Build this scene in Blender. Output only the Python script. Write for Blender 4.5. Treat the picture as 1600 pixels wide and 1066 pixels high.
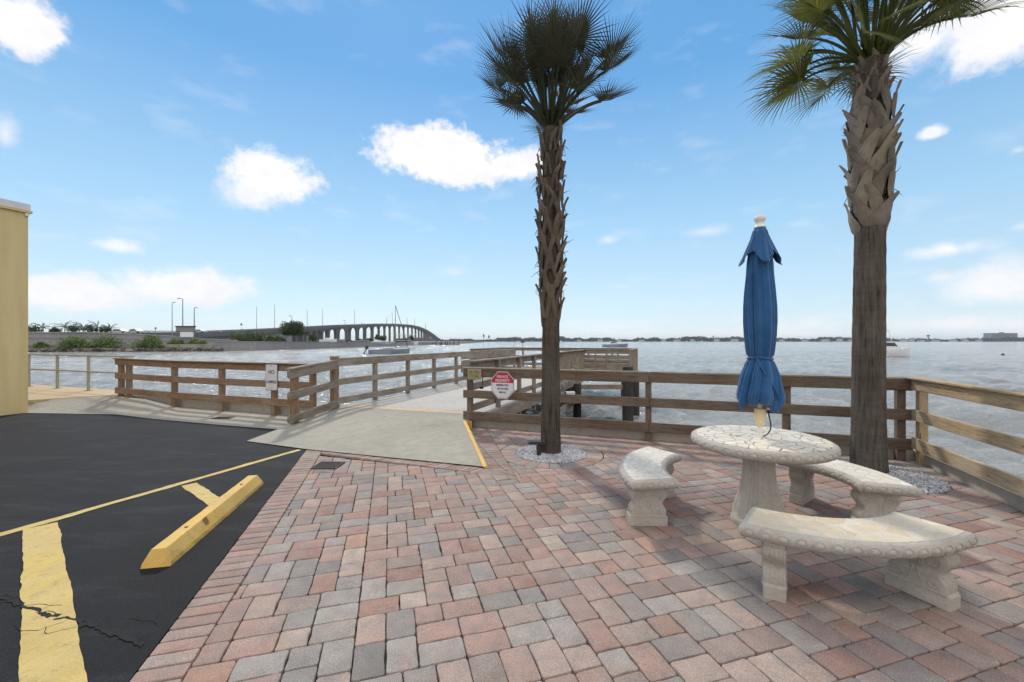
import bpy, math, random
import numpy as np
from mathutils import Vector, Matrix
from math import pi, sin, cos, atan2, radians, sqrt, tan
random.seed(7); np.random.seed(7)
S = bpy.context.scene
for o in list(bpy.data.objects): bpy.data.objects.remove(o)

# ---------------------------------------------------------------- camera
HC = 1.58; F = 650.0
cam = bpy.data.cameras.new("camera"); camo = bpy.data.objects.new("camera", cam)
S.collection.objects.link(camo); S.camera = camo
camo.location = (0, 0, HC); camo.rotation_euler = (pi/2, 0, 0)
cam.sensor_width = 36; cam.lens = 36*F/1600; cam.clip_start = 0.05; cam.clip_end = 20000
S.render.resolution_x = 1024; S.render.resolution_y = 682

# ---------------------------------------------------------------- light
SUN_EL = radians(43); SUN_AZ = atan2(-.30, .95)      # azimuth from +Y towards +X
sd = Vector((sin(SUN_AZ)*cos(SUN_EL), cos(SUN_AZ)*cos(SUN_EL), sin(SUN_EL)))
sun = bpy.data.lights.new("sun", 'SUN'); sun.energy = 2.1; sun.angle = radians(5); sun.color = (1, .93, .83)
suno = bpy.data.objects.new("sun", sun); S.collection.objects.link(suno)
suno.rotation_euler = sd.to_track_quat('Z', 'Y').to_euler(); suno.location = (0, 0, 50)
S.view_settings.view_transform = 'Standard'; S.view_settings.look = 'None'
S.view_settings.exposure = 0.33; S.view_settings.gamma = 1

def build_world():
    w = bpy.data.worlds.new("World"); S.world = w; w.use_nodes = True
    nt = w.node_tree; N = nt.nodes; L = nt.links
    for n in list(N): N.remove(n)
    out = N.new('ShaderNodeOutputWorld'); bg = N.new('ShaderNodeBackground')
    sky = N.new('ShaderNodeTexSky'); sky.sky_type = 'NISHITA'; sky.sun_disc = False
    sky.sun_elevation = SUN_EL; sky.sun_rotation = SUN_AZ; sky.air_density = 1.0; sky.dust_density = .1; sky.ozone_density = 2.0
    tc = N.new('ShaderNodeTexCoord'); sp = N.new('ShaderNodeSeparateXYZ'); L.new(tc.outputs['Generated'], sp.inputs[0])
    def M(op, a, b=None, c=None, clamp=False):
        n = N.new('ShaderNodeMath'); n.operation = op; n.use_clamp = clamp
        for i, v in enumerate((a, b, c)):
            if v is None: continue
            if hasattr(v, 'is_linked') or hasattr(v, 'links'): L.new(v, n.inputs[i])
            else: n.inputs[i].default_value = v
        return n.outputs[0]
    az = M('ARCTAN2', sp.outputs[0], sp.outputs[1]); el = M('ARCSINE', sp.outputs[2])
    # gentle grading of the sky towards clear Florida blue
    ramp = N.new('ShaderNodeValToRGB')
    e = ramp.color_ramp.elements
    e[0].position = 0.0; e[0].color = SKYC[0]; e[1].position = 1.0; e[1].color = SKYC[-1]
    for p, c in zip(SKYP[1:-1], SKYC[1:-1]):
        k = e.new(p); k.color = c
    elc = M('MULTIPLY', el, 1/(pi/2), clamp=True); L.new(elc, ramp.inputs[0])
    mx = N.new('ShaderNodeMixRGB'); mx.blend_type = 'MIX'; mx.inputs[0].default_value = .85
    L.new(sky.outputs[0], mx.inputs[1]); L.new(ramp.outputs[0], mx.inputs[2])
    def noise(scale, det, seed, sx=1, sz=1):
        mp = N.new('ShaderNodeMapping'); mp.inputs['Scale'].default_value = (sx, sx, sz); mp.inputs['Location'].default_value = (seed, seed*.7, 0)
        L.new(tc.outputs['Generated'], mp.inputs[0])
        n = N.new('ShaderNodeTexNoise'); n.inputs['Scale'].default_value = scale; n.inputs['Detail'].default_value = det
        n.inputs['Roughness'].default_value = .55
        L.new(mp.outputs[0], n.inputs['Vector']); return n.outputs[0]
    n1 = noise(5.5, 8, 3.1, 1, 1.3); n2 = noise(22, 7, 1.7, 1, 1.2); n3 = noise(9, 6, 8.4, 1, 3)
    n4 = noise(70, 6, 2.2, 1, 1.2)
    nn = M('ADD', M('ADD', M('MULTIPLY', M('SUBTRACT', n1, .5), 2.3), M('MULTIPLY', M('SUBTRACT', n2, .5), 1.6)), M('MULTIPLY', M('SUBTRACT', n4, .5), .8))
    masks = None
    for (px, py, rx, ry, soft, dens) in CLOUDS:
        a0 = atan2((px-800), F); e0 = atan2((533-py), sqrt((px-800)**2+F*F))
        ax = abs(atan2((px+rx-800), F)-a0); ex = abs(ry)/sqrt((px-800)**2+F*F)*cos(e0)**2
        dx = M('MULTIPLY', M('SUBTRACT', az, a0), 1/ax); dy = M('MULTIPLY', M('SUBTRACT', el, e0), 1/ex)
        # flatter underside
        dy2 = M('MAXIMUM', dy, M('MULTIPLY', dy, -1.35))
        d = M('SQRT', M('ADD', M('MULTIPLY', dx, dx), M('MULTIPLY', dy2, dy2)))
        v = M('SUBTRACT', 1.0, M('ADD', d, M('MULTIPLY', nn, .62)))
        v = M('MULTIPLY', M('DIVIDE', v, soft, clamp=True), dens)
        masks = v if masks is None else M('MAXIMUM', masks, v)
    sm = N.new('ShaderNodeMapRange'); sm.interpolation_type = 'SMOOTHSTEP'; L.new(masks, sm.inputs[0])
    # horizon haze bank on the right
    hb = M('MULTIPLY', M('SUBTRACT', 1, M('ABSOLUTE', M('DIVIDE', M('SUBTRACT', el, .025), .034)), clamp=True), M('MULTIPLY', M('SUBTRACT', n3, .33), 3.0, clamp=True))
    side = N.new('ShaderNodeMapRange'); L.new(az, side.inputs[0]); side.inputs[1].default_value = .0; side.inputs[2].default_value = .22
    hb = M('MULTIPLY', M('MULTIPLY', hb, side.outputs[0]), .75)
    # faint thin wisps everywhere
    ws = M('MULTIPLY', M('SUBTRACT', n3, .56), .9, clamp=True)
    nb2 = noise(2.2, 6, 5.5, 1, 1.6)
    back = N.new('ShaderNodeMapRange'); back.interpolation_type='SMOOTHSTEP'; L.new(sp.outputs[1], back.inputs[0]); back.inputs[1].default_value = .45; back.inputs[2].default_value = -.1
    bk = M('MULTIPLY', M('MULTIPLY', M('SUBTRACT', nb2, .22), 6.0, clamp=True), back.outputs[0])  # cloud cover added out of view to whiten the fill light
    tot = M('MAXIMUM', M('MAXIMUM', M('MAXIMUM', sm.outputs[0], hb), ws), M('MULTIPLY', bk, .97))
    # shading of the cloud itself (its own puffs)
    cr = N.new('ShaderNodeValToRGB'); L.new(M('ADD', M('MULTIPLY', n2, .5), M('MULTIPLY', n1, .5)), cr.inputs[0])
    cr.color_ramp.elements[0].position = .35; cr.color_ramp.elements[0].color = CL0
    cr.color_ramp.elements[1].position = .62; cr.color_ramp.elements[1].color = CL1
    m2 = N.new('ShaderNodeMixRGB'); L.new(tot, m2.inputs[0]); L.new(mx.outputs[0], m2.inputs[1]); L.new(cr.outputs[0], m2.inputs[2])
    # unseen cloud bank behind and overhead, added and brightened as warm-white fill light
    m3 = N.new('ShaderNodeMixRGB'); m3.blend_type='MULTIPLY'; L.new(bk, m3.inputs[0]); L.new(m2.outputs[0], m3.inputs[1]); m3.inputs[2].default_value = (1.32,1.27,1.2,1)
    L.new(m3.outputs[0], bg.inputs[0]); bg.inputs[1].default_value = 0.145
    L.new(bg.outputs[0], out.inputs[0])
SKYP = [0, .05, .16, .35, 1]
SKYC = [(3.75,4.5,5.1,1), (3.3,4.35,5.1,1), (2.2,3.7,5.0,1), (.72,2.2,4.3,1), (.45,1.6,3.6,1)]
CL0 = (5.2,5.2,5.4,1); CL1 = (6.0,5.9,5.9,1)
#          px   py   rx   ry  soft dens
CLOUDS = [(25, 40, 85, 62, .45, 1), (8, 212, 30, 40, .9, .6), (425, 278, 80, 62, .55, 1), (395, 300, 60, 50, .7, .8),
          (690, 250, 125, 62, .4, 1), (800, 262, 70, 34, .5, .9), (185, 386, 60, 22, .8, .75), (110, 462, 130, 44, .6, .85), (290, 450, 130, 42, .6, .85),
          (1456, 208, 30, 17, .6, .8), (1440, 66, 150, 70, .8, .9), (1580, 40, 170, 95, .6, 1), (1520, 104, 60, 22, .9, .5), (1480, 391, 100, 22, .8, .8),
          (1560, 450, 150, 60, .8, .8), (1470, 434, 50, 16, 1, .6), (951, 375, 26, 14, 1, .6), (1105, 362, 60, 16, 1, .5), (706, 425, 36, 15, 1, .4),
          (1590, 235, 22, 12, 1, .5), (1596, 355, 30, 12, 1, .5), (1250, 350, 40, 12, 1, .3), (1240, 522, 330, 16, 1, .9), (1500, 508, 190, 26, 1, .9)]
build_world()

# ---------------------------------------------------------------- helpers
def g(px, py, z=0.0):
    Y = (HC-z)*F/(py-533.0); return Vector(((px-800)/F*Y, Y, z))
def gy(px, Y, py=None, z=None):
    return Vector(((px-800)/F*Y, Y, (HC-(py-533.0)*Y/F) if py is not None else z))
COL = S.collection
class MB:
    def __init__(s): s.v=[]; s.f=[]; s.uv=[]; s.col=[]; s.mi=[]
    def add(s, vs, fs, uvs=None, col=None, mi=0):
        b=len(s.v); s.v.extend([tuple(p) for p in vs])
        for k,f in enumerate(fs):
            s.f.append([b+i for i in f]); s.mi.append(mi)
            s.uv.append(uvs[k] if uvs else [(0,0)]*len(f)); s.col.append(col)
    def build(s, name, mats, parent=None, smooth=False, auto=None):
        me=bpy.data.meshes.new(name); me.from_pydata(s.v,[],s.f); 
        uvl=me.uv_layers.new(name="UVMap"); flat=[c for f in s.uv for uv in f for c in uv]; uvl.data.foreach_set('uv', flat)
        if any(c is not None for c in s.col):
            ca=me.color_attributes.new('Col','FLOAT_COLOR','CORNER'); arr=[]
            for f,c in zip(s.f,s.col):
                arr.extend(list((*c,1) if c is not None and len(c)==3 else (c or (1,1,1,1)))*len(f))
            ca.data.foreach_set('color', arr)
        if not isinstance(mats,(list,tuple)): mats=[mats]
        for m in mats: me.materials.append(m)
        me.polygons.foreach_set('material_index', s.mi)
        if smooth: me.polygons.foreach_set('use_smooth',[True]*len(me.polygons))
        me.update()
        if auto: 
            me.polygons.foreach_set('use_smooth',[True]*len(me.polygons)); me.set_sharp_from_angle(angle=radians(auto))
        o=bpy.data.objects.new(name, me); COL.objects.link(o)
        if parent is not None:
            o.parent=parent
            if any(abs(c)>1e-9 for c in parent.location) or abs(parent.rotation_euler[2])>1e-9:
                o.matrix_parent_inverse = (Matrix.Translation(parent.location) @ parent.rotation_euler.to_matrix().to_4x4()).inverted() if getattr(s,'world',True) else Matrix()
        return o
def thing(name, label, cat, loc=(0,0,0), rz=0, group=None):
    o=bpy.data.objects.new(name,None); COL.objects.link(o); o.location=loc; o.rotation_euler=(0,0,rz)
    o.empty_display_size=.1; o['label']=label; o['category']=cat
    if group: o['group']=group
    return o
def tag(o,label,cat,group=None,kind=None):
    o['label']=label; o['category']=cat
    if group: o['group']=group
    if kind: o['kind']=kind
    return o
def structure(o): o['kind']='structure'; return o
def local(m): m.world=False; return m
def box(m, c, s, rz=0, mi=0, col=None, ch=0):
    c=Vector(c); hx,hy,hz=s[0]/2,s[1]/2,s[2]/2
    R=Matrix.Rotation(rz,3,'Z')
    vs=[c+R@Vector((x*hx,y*hy,z*hz)) for z in(-1,1) for y in(-1,1) for x in(-1,1)]
    m.add(vs,[(0,2,3,1),(4,5,7,6),(0,1,5,4),(2,6,7,3),(0,4,6,2),(1,3,7,5)],mi=mi,col=col)
def board(m, p0, p1, t, h, r0=0.0, r1=0.0, side=(0,0,0), ch=.006, col=None, mi=0):
    """plank on edge: p0,p1 = centreline of its top edge; h tall, t thick"""
    p0=Vector(p0)+Vector(side); p1=Vector(p1)+Vector(side)
    L=(p1-p0).length; d=(p1-p0).normalized(); n=Vector((-d.y,d.x,0)).normalized(); up=n.cross(d)*-1
    if up.z<0: up=-up
    out=[]
    def corner(x,z,r,a0):
        if r<1e-4: return [(x,z)]
        return [(x+r*cos(a0+k*pi/8), z+r*sin(a0+k*pi/8)) for k in range(5)]
    out+=corner(r0 if r0 else 0, -h+(r0 if r0 else 0), r0, pi) if r0 else [(0,-h)]
    out+=corner(L-r1,-h+r1,r1,1.5*pi) if r1 else [(L,-h)]
    out+=corner(L-r1,-r1,r1,0) if r1 else [(L,0)]
    out+=corner(r0,-r0,r0,pi/2) if r0 else [(0,0)]
    # centre sag jitter
    n_=len(out); cx=L/2; cz=-h/2
    rings=[]
    for (off,ins) in ((-t/2,ch),(-t/2+ch,0),(t/2-ch,0),(t/2,ch)):
        rings.append([(x+(ins if x<cx else -ins), z+(ins if z<cz else -ins), off) for x,z in out])
    vs=[p0+d*x+up*z+n*o for r in rings for x,z,o in r]
    ou=random.random()*9; ov=random.random()*9
    uvl=[(x+ou, z+ov+o*1.0) for r in rings for x,z,o in r]
    fs=[tuple(reversed(range(n_))), tuple(range(3*n_,4*n_))]
    for k in range(3):
        for i in range(n_):
            j=(i+1)%n_; fs.append((k*n_+i,k*n_+j,(k+1)*n_+j,(k+1)*n_+i))
    m.add(vs,fs,[[uvl[i] for i in f] for f in fs],col=col,mi=mi)
def post(m, p, s, h, ang=0, s2=None, col=None, mi=0, ch=.006):
    """vertical square post standing on p"""
    s2=s2 or s; p=Vector(p); R=Matrix.Rotation(ang,3,'Z'); pts=[]
    for (x,y) in ((-1,-1),(1,-1),(1,1),(-1,1)):
        a=(x*s/2,y*s2/2)
        if x*y>0: pts+= [(a[0],a[1]-y*ch),(a[0]-x*ch,a[1])] 
        else: pts+= [(a[0]-x*ch,a[1]),(a[0],a[1]-y*ch)]
    n_=8; ou=random.random()*9; ov=random.random()*9
    # order fix : sort by angle
    pts=sorted(pts,key=lambda q:atan2(q[1],q[0]))
    rings=[(0,1),(h-ch,1),(h,.93)]
    vs=[p+R@Vector((x*k,y*k,z)) for z,k in rings for x,y in pts]
    per=[0]; 
    for i in range(n_): per.append(per[-1]+sqrt((pts[(i+1)%8][0]-pts[i][0])**2+(pts[(i+1)%8][1]-pts[i][1])**2))
    fs=[];uv=[]
    for k in range(2):
        for i in range(n_):
            j=(i+1)%n_; fs.append((k*n_+i,k*n_+j,(k+1)*n_+j,(k+1)*n_+i))
            z0,z1=rings[k][0],rings[k+1][0]
            uv.append([(z0+ou,per[i]+ov),(z0+ou,per[i+1]+ov),(z1+ou,per[i+1]+ov),(z1+ou,per[i]+ov)])
    fs.append(tuple(range(2*n_,3*n_))); uv.append([(ou+x*.2,ov+y) for x,y in pts])
    m.add(vs,fs,uv,col=col,mi=mi)
def tube(m, pts, r, seg=8, col=None, mi=0, caps=True):
    pts=[Vector(p) for p in pts]; rs=r if isinstance(r,(list,tuple)) else [r]*len(pts)
    vs=[]; last=None
    for i,p in enumerate(pts):
        d=(pts[min(i+1,len(pts)-1)]-pts[max(i-1,0)]).normalized()
        a=Vector((0,0,1)) if abs(d.z)<.95 else Vector((1,0,0))
        if last is not None and abs(last.dot(d))<.95: a=last
        x=(a-d*a.dot(d)).normalized(); last=x; y=d.cross(x)
        vs+=[p+(x*cos(2*pi*k/seg)+y*sin(2*pi*k/seg))*rs[i] for k in range(seg)]
    fs=[]; uv=[]
    Lc=0
    for i in range(len(pts)-1):
        L2=Lc+(pts[i+1]-pts[i]).length
        for k in range(seg):
            j=(k+1)%seg; fs.append((i*seg+k,i*seg+j,(i+1)*seg+j,(i+1)*seg+k))
            uv.append([(Lc,k/seg),(Lc,(k+1)/seg),(L2,(k+1)/seg),(L2,k/seg)])
        Lc=L2
    if caps:
        fs.append(tuple(reversed(range(seg)))); uv.append([(0,0)]*seg)
        fs.append(tuple(range((len(pts)-1)*seg,len(pts)*seg))); uv.append([(0,0)]*seg)
    m.add(vs,fs,uv,col=col,mi=mi)
def lathe(m, prof, c, seg=32, rf=None, mi=0, col=None, capt=True, capb=True):
    c=Vector(c); vs=[]
    for (r,z) in prof:
        for k in range(seg):
            th=2*pi*k/seg; rr=r*(rf(th,z) if rf else 1); vs.append(c+Vector((rr*cos(th),rr*sin(th),z)))
    fs=[];uv=[]
    for i in range(len(prof)-1):
        for k in range(seg):
            j=(k+1)%seg; fs.append((i*seg+k,i*seg+j,(i+1)*seg+j,(i+1)*seg+k))
            uv.append([(prof[i][1],k/seg),(prof[i][1],(k+1)/seg),(prof[i+1][1],(k+1)/seg),(prof[i+1][1],k/seg)])
    if capb: fs.append(tuple(reversed(range(seg)))); uv.append([(0,0)]*seg)
    if capt: fs.append(tuple(range((len(prof)-1)*seg,len(prof)*seg))); uv.append([(0,0)]*seg)
    m.add(vs,fs,uv,mi=mi,col=col)
def slab(m, poly, z0, z1, mi=0, col=None):
    n=len(poly); zs=z1 if isinstance(z1,(list,tuple)) else [z1]*n
    vs=[(p[0],p[1],z0) for p in poly]+[(p[0],p[1],zs[i]) for i,p in enumerate(poly)]
    fs=[tuple(reversed(range(n))),tuple(range(n,2*n))]+[(i,(i+1)%n,n+(i+1)%n,n+i) for i in range(n)]
    m.add(vs,fs,mi=mi,col=col)
def ccw(poly):
    a=sum(poly[i][0]*poly[(i+1)%len(poly)][1]-poly[(i+1)%len(poly)][0]*poly[i][1] for i in range(len(poly)))
    return list(poly) if a>0 else list(reversed(poly))

# ---------------------------------------------------------------- materials
def mat(name, base=(.5,.5,.5), rough=.7, metal=0, spec=.5):
    m=bpy.data.materials.new(name); m.use_nodes=True; b=m.node_tree.nodes['Principled BSDF']
    b.inputs['Base Color'].default_value=(*base,1); b.inputs['Roughness'].default_value=rough; b.inputs['Metallic'].default_value=metal
    b.inputs['Specular IOR Level'].default_value=spec
    return m
class NT:
    def __init__(s,m): s.m=m; s.N=m.node_tree.nodes; s.L=m.node_tree.links; s.b=s.N['Principled BSDF']
    def coord(s,kind='Object',scale=(1,1,1),rot=(0,0,0),loc=(0,0,0)):
        t=s.N.new('ShaderNodeTexCoord'); mp=s.N.new('ShaderNodeMapping'); mp.inputs['Scale'].default_value=scale; mp.inputs['Rotation'].default_value=rot; mp.inputs['Location'].default_value=loc
        s.L.new(t.outputs[kind],mp.inputs[0]); return mp.outputs[0]
    def noise(s,v,scale,det=4,rough=.55,dist=0):
        n=s.N.new('ShaderNodeTexNoise'); n.inputs['Scale'].default_value=scale; n.inputs['Detail'].default_value=det; n.inputs['Roughness'].default_value=rough; n.inputs['Distortion'].default_value=dist
        s.L.new(v,n.inputs['Vector']); return n.outputs[0]
    def vor(s,v,scale,feat='F1',out=0,rnd=1):
        n=s.N.new('ShaderNodeTexVoronoi'); n.feature=feat; n.inputs['Scale'].default_value=scale; n.inputs['Randomness'].default_value=rnd; s.L.new(v,n.inputs['Vector']); return n.outputs[out]
    def ramp(s,v,stops):
        r=s.N.new('ShaderNodeValToRGB'); e=r.color_ramp.elements
        e[0].position=stops[0][0]; e[0].color=(*stops[0][1],1) if len(stops[0][1])==3 else stops[0][1]
        e[1].position=stops[-1][0]; e[1].color=(*stops[-1][1],1)
        for p,c in stops[1:-1]: k=e.new(p); k.color=(*c,1)
        s.L.new(v,r.inputs[0]); return r.outputs[0]
    def mix(s,f,a,b,mode='MIX'):
        n=s.N.new('ShaderNodeMixRGB'); n.blend_type=mode
        for i,v in enumerate((f,a,b)):
            if hasattr(v,'links'): s.L.new(v,n.inputs[i])
            else: n.inputs[i].default_value=v if i==0 or len(v)==4 else (*v,1)
        return n.outputs[0]
    def math(s,op,a,b=0.0,clamp=False):
        n=s.N.new('ShaderNodeMath'); n.operation=op; n.use_clamp=clamp
        for i,v in enumerate((a,b)):
            if hasattr(v,'links'): s.L.new(v,n.inputs[i])
            else: n.inputs[i].default_value=v
        return n.outputs[0]
    def col(s,v): s.L.new(v,s.b.inputs['Base Color'])
    def rough(s,v): s.L.new(v,s.b.inputs['Roughness'])
    def bump(s,v,strength=.3,dist=.01,prev=None):
        n=s.N.new('ShaderNodeBump'); n.inputs['Strength'].default_value=strength; n.inputs['Distance'].default_value=dist; s.L.new(v,n.inputs['Height'])
        if prev: s.L.new(prev,n.inputs['Normal'])
        s.L.new(n.outputs[0],s.b.inputs['Normal']); return n.outputs[0]
    def attr(s,name='Col'):
        n=s.N.new('ShaderNodeVertexColor'); n.layer_name=name; return n.outputs[0]
def wood(name, dark, light, grey, gr=.5):
    m=mat(name,rough=.8,spec=.25); t=NT(m)
    v=t.coord('UV',(1.0,14,1)); v2=t.coord('UV',(.9,2.4,1)); v3=t.coord('UV',(2.5,60,1)); kn=t.coord('UV',(1.6,7.5,1))
    a=t.noise(v,2.6,6,.6,1.2); c=t.ramp(a,[(.3,dark),(.7,light)])
    p=t.noise(v2,1.7,4); pm=t.ramp(p,[(.42,(0,0,0)),(.66,(1,1,1))])
    c=t.mix(t.math('MULTIPLY',pm,gr),c,grey)
    k=t.vor(kn,1.0); km=t.ramp(k,[(.04,(1,1,1)),(.10,(0,0,0))])
    c=t.mix(t.math('MULTIPLY',km,.75),c,tuple(x*.35 for x in dark))
    f=t.noise(v3,2.2,3,.7); fm=t.ramp(f,[(.36,(.25,.25,.25)),(.46,(1,1,1))])
    c=t.mix(.8,c,fm,'MULTIPLY'); t.col(c)
    t.bump(t.math('ADD',a,t.math('MULTIPLY',f,.7)),.5,.006); return m
M={}
M['wood_front']=wood('weathered_wood',(.080,.055,.038),(.18,.13,.092),(.20,.178,.15),.6)
M['wood_left']=wood('brown_wood',(.15,.085,.048),(.31,.20,.125),(.30,.25,.20),.45)
M['wood_new']=wood('pale_wood',(.28,.19,.105),(.52,.40,.25),(.42,.37,.28),.55)
M['wood_pier']=wood('grey_wood',(.13,.10,.075),(.30,.25,.195),(.33,.305,.265),.75)
M['wood_wet']=wood('wet_piling_wood',(.02,.018,.017),(.06,.05,.045),(.07,.065,.06),.4)
def concrete(name, c0, c1, stain=.25, sc=1.0, bump=.25):
    m=mat(name,rough=.9,spec=.2); t=NT(m); v=t.coord('Object')
    a=t.noise(v,.55*sc,7,.6,.4); b=t.noise(v,14*sc,5,.6); c=t.noise(v,260,2)
    col=t.ramp(a,[(.3,c0),(.7,c1)]); col=t.mix(.45,col,t.ramp(b,[(.25,(.62,.62,.62)),(.7,(1.12,1.12,1.12))]),'MULTIPLY')
    s=t.noise(t.coord('Object',(1,1,1),(0,0,.4)),1.9*sc,6,.7,1.5); sm=t.ramp(s,[(.56,(0,0,0)),(.74,(1,1,1))])
    col=t.mix(t.math('MULTIPLY',sm,stain),col,tuple(x*.5 for x in c0))
    sp=t.ramp(t.noise(v,90,2),[(.30,(.55,.55,.55)),(.38,(1,1,1))]); col=t.mix(.5,col,sp,'MULTIPLY')
    t.col(col); t.bump(t.math('ADD',b,t.math('MULTIPLY',c,.4)),bump,.006); return m
M['concrete']=concrete('grey_concrete',(.30,.28,.24),(.41,.385,.33),.4)
M['concrete_ramp']=concrete('ramp_concrete',(.30,.285,.24),(.38,.36,.305),.35,.6,.15)
M['concrete_deck']=concrete('deck_concrete',(.40,.385,.35),(.50,.485,.45),.25)
M['concrete_tan']=concrete('tan_coated_concrete',(.52,.40,.25),(.60,.47,.31),.1)
M['seawall']=concrete('seawall_concrete',(.34,.32,.28),(.44,.41,.36),.45)
M['wall_far']=concrete('far_wall_concrete',(.22,.22,.225),(.30,.30,.31),.4,.1,.05)
M['bridge']=concrete('bridge_concrete',(.11,.11,.118),(.155,.155,.162),.3,.05,.05)
M['cast']=concrete('cast_stone',(.38,.355,.32),(.50,.475,.435),.5,3,.4)
def flat(name,c,r=.6,metal=0,var=.2,sc=6,bump=0):
    m=mat(name,c,r,metal); t=NT(m); n=t.noise(t.coord('Object'),sc,5); t.col(t.ramp(n,[(.3,tuple(x*(1-var) for x in c)),(.7,tuple(min(1,x*(1+var)) for x in c))]))
    if bump: t.bump(n,bump,.01)
    return m
M['white']=flat('white_paint',(.72,.72,.70),.45,var=.08); M['black']=flat('black_plastic',(.02,.02,.022),.5)
M['metal']=flat('galvanised_rail',(.36,.34,.29),.5,.3,.15,20); M['iron']=flat('cast_iron',(.06,.045,.04),.8,.2,.4,60,.4)
M['hull']=flat('gelcoat',(.62,.65,.70),.3,var=.06); M['hullblue']=flat('blue_grey_gelcoat',(.17,.20,.27),.35,var=.08); M['glass']=flat('dark_glass',(.03,.04,.05),.15,var=.1)
M['pole']=flat('lamp_pole_metal',(.22,.22,.21),.6,.2); M['cream']=flat('cream_plastic',(.68,.58,.34),.55,var=.1); M['rubber']=flat('tyre_rubber',(.02,.02,.02),.8)
M['darktree']=None
def stucco():
    m=mat('yellow_stucco',(.5,.4,.18),.9,spec=.2); t=NT(m); v=t.coord('Object'); a=t.noise(v,.5,5); b=t.noise(v,70,4)
    st=t.noise(t.coord('Object',(3,3,.25)),2,5)
    c=t.ramp(a,[(.3,(.62,.50,.25)),(.7,(.68,.56,.30))]); c=t.mix(.5,c,t.ramp(st,[(.3,(.72,.70,.66)),(.62,(1,1,1))]),'MULTIPLY'); t.col(c); t.bump(b,.6,.01); return m
M['stucco']=stucco()
def asphalt():
    m=mat('sealed_asphalt',rough=.8,spec=.2); t=NT(m); v=t.coord('Object')
    a=t.noise(v,.7,7,.62,.6); st=t.noise(t.coord('Object',(.5,2.2,1),(0,0,.25)),1.6,6,.7,.8); f=t.noise(v,230,3,.7); f2=t.noise(v,38,4,.7)
    c=t.ramp(a,[(.3,(.008,.008,.010)),(.7,(.020,.021,.024))]); c=t.mix(t.math('MULTIPLY',t.ramp(st,[(.5,(0,0,0)),(.75,(1,1,1))]),.45),c,(.052,.052,.055))
    sp=t.vor(v,7.0); k=t.ramp(sp,[(.018,(1,1,1)),(.030,(0,0,0))]); k2=t.ramp(t.noise(v,1.3,3),[(.55,(0,0,0)),(.65,(1,1,1))]); c=t.mix(t.math('MULTIPLY',t.math('MULTIPLY',k,k2),.7),c,(.35,.35,.33))
    sc=t.ramp(t.noise(t.coord('Object',(1.2,9,1),(0,0,-.12)),1.5,4,.7),[(.70,(0,0,0)),(.76,(1,1,1))]); c=t.mix(t.math('MULTIPLY',sc,.3),c,(.3,.3,.3))
    g_=t.ramp(f,[(.35,(.45,.45,.45)),(.5,(1,1,1)),(.68,(2.4,2.4,2.4))]); c=t.mix(.85,c,g_,'MULTIPLY'); ag=t.ramp(t.vor(v,120.0),[(.10,(1,1,1)),(.2,(0,0,0))]); ak=t.ramp(t.noise(v,2.2,6,.7),[(.45,(0,0,0)),(.7,(1,1,1))]); c=t.mix(t.math('MULTIPLY',t.math('MULTIPLY',ag,ak),.35),c,(.16,.155,.15))
    # cracks
    wv=t.N.new('ShaderNodeVectorMath'); wv.operation='ADD'; nn=t.N.new('ShaderNodeTexNoise'); nn.inputs['Scale'].default_value=3; t.L.new(v,nn.inputs['Vector'])
    sc2=t.N.new('ShaderNodeVectorMath'); sc2.operation='SCALE'; sc2.inputs['Scale'].default_value=.35; t.L.new(nn.outputs[1],sc2.inputs[0]); t.L.new(v,wv.inputs[0]); t.L.new(sc2.outputs[0],wv.inputs[1])
    e=t.vor(wv.outputs[0],.45,'DISTANCE_TO_EDGE'); cm=t.ramp(e,[(.0015,(1,1,1)),(.004,(0,0,0))]); c=t.mix(t.math('MULTIPLY',cm,.0),c,(.006,.006,.006))
    t.col(c); t.rough(t.ramp(a,[(.3,(.72,.72,.72)),(.7,(.92,.92,.92))])); t.bump(t.math('ADD',f,t.math('MULTIPLY',f2,.8)),.7,.006); return m
M['asphalt']=asphalt()
def yellowpaint(name,c,wear=.5,groundy=True):
    m=mat(name,rough=.7,spec=.3); t=NT(m); v=t.coord('Object'); a=t.noise(v,2.5,7,.65); f=t.noise(v,150,3,.7)
    col=t.ramp(a,[(.25,tuple(x*.72 for x in c)),(.7,c)])
    gd=t.ramp(t.noise(v,1.1,5,.6,1),[(.4,(0,0,0)),(.75,(1,1,1))]); col=t.mix(t.math('MULTIPLY',gd,.4),col,(.42,.38,.27)); w=t.math('MULTIPLY',t.ramp(t.noise(v,9,9,.8),[(.54,(0,0,0)),(.64,(1,1,1))]),wear); col=t.mix(w,col,tuple(x*.35+.03 for x in c))
    col=t.mix(.5,col,t.ramp(f,[(.3,(.6,.6,.6)),(.6,(1.1,1.1,1.1))]),'MULTIPLY'); t.col(col); t.bump(f,.5,.004); return m
M['line']=yellowpaint('worn_line_paint',(.62,.46,.15),.7); M['stop']=yellowpaint('yellow_curb_paint',(.72,.46,.11),.45); M['edge']=yellowpaint('yellow_edge_paint',(.72,.46,.12),.4)
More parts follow.
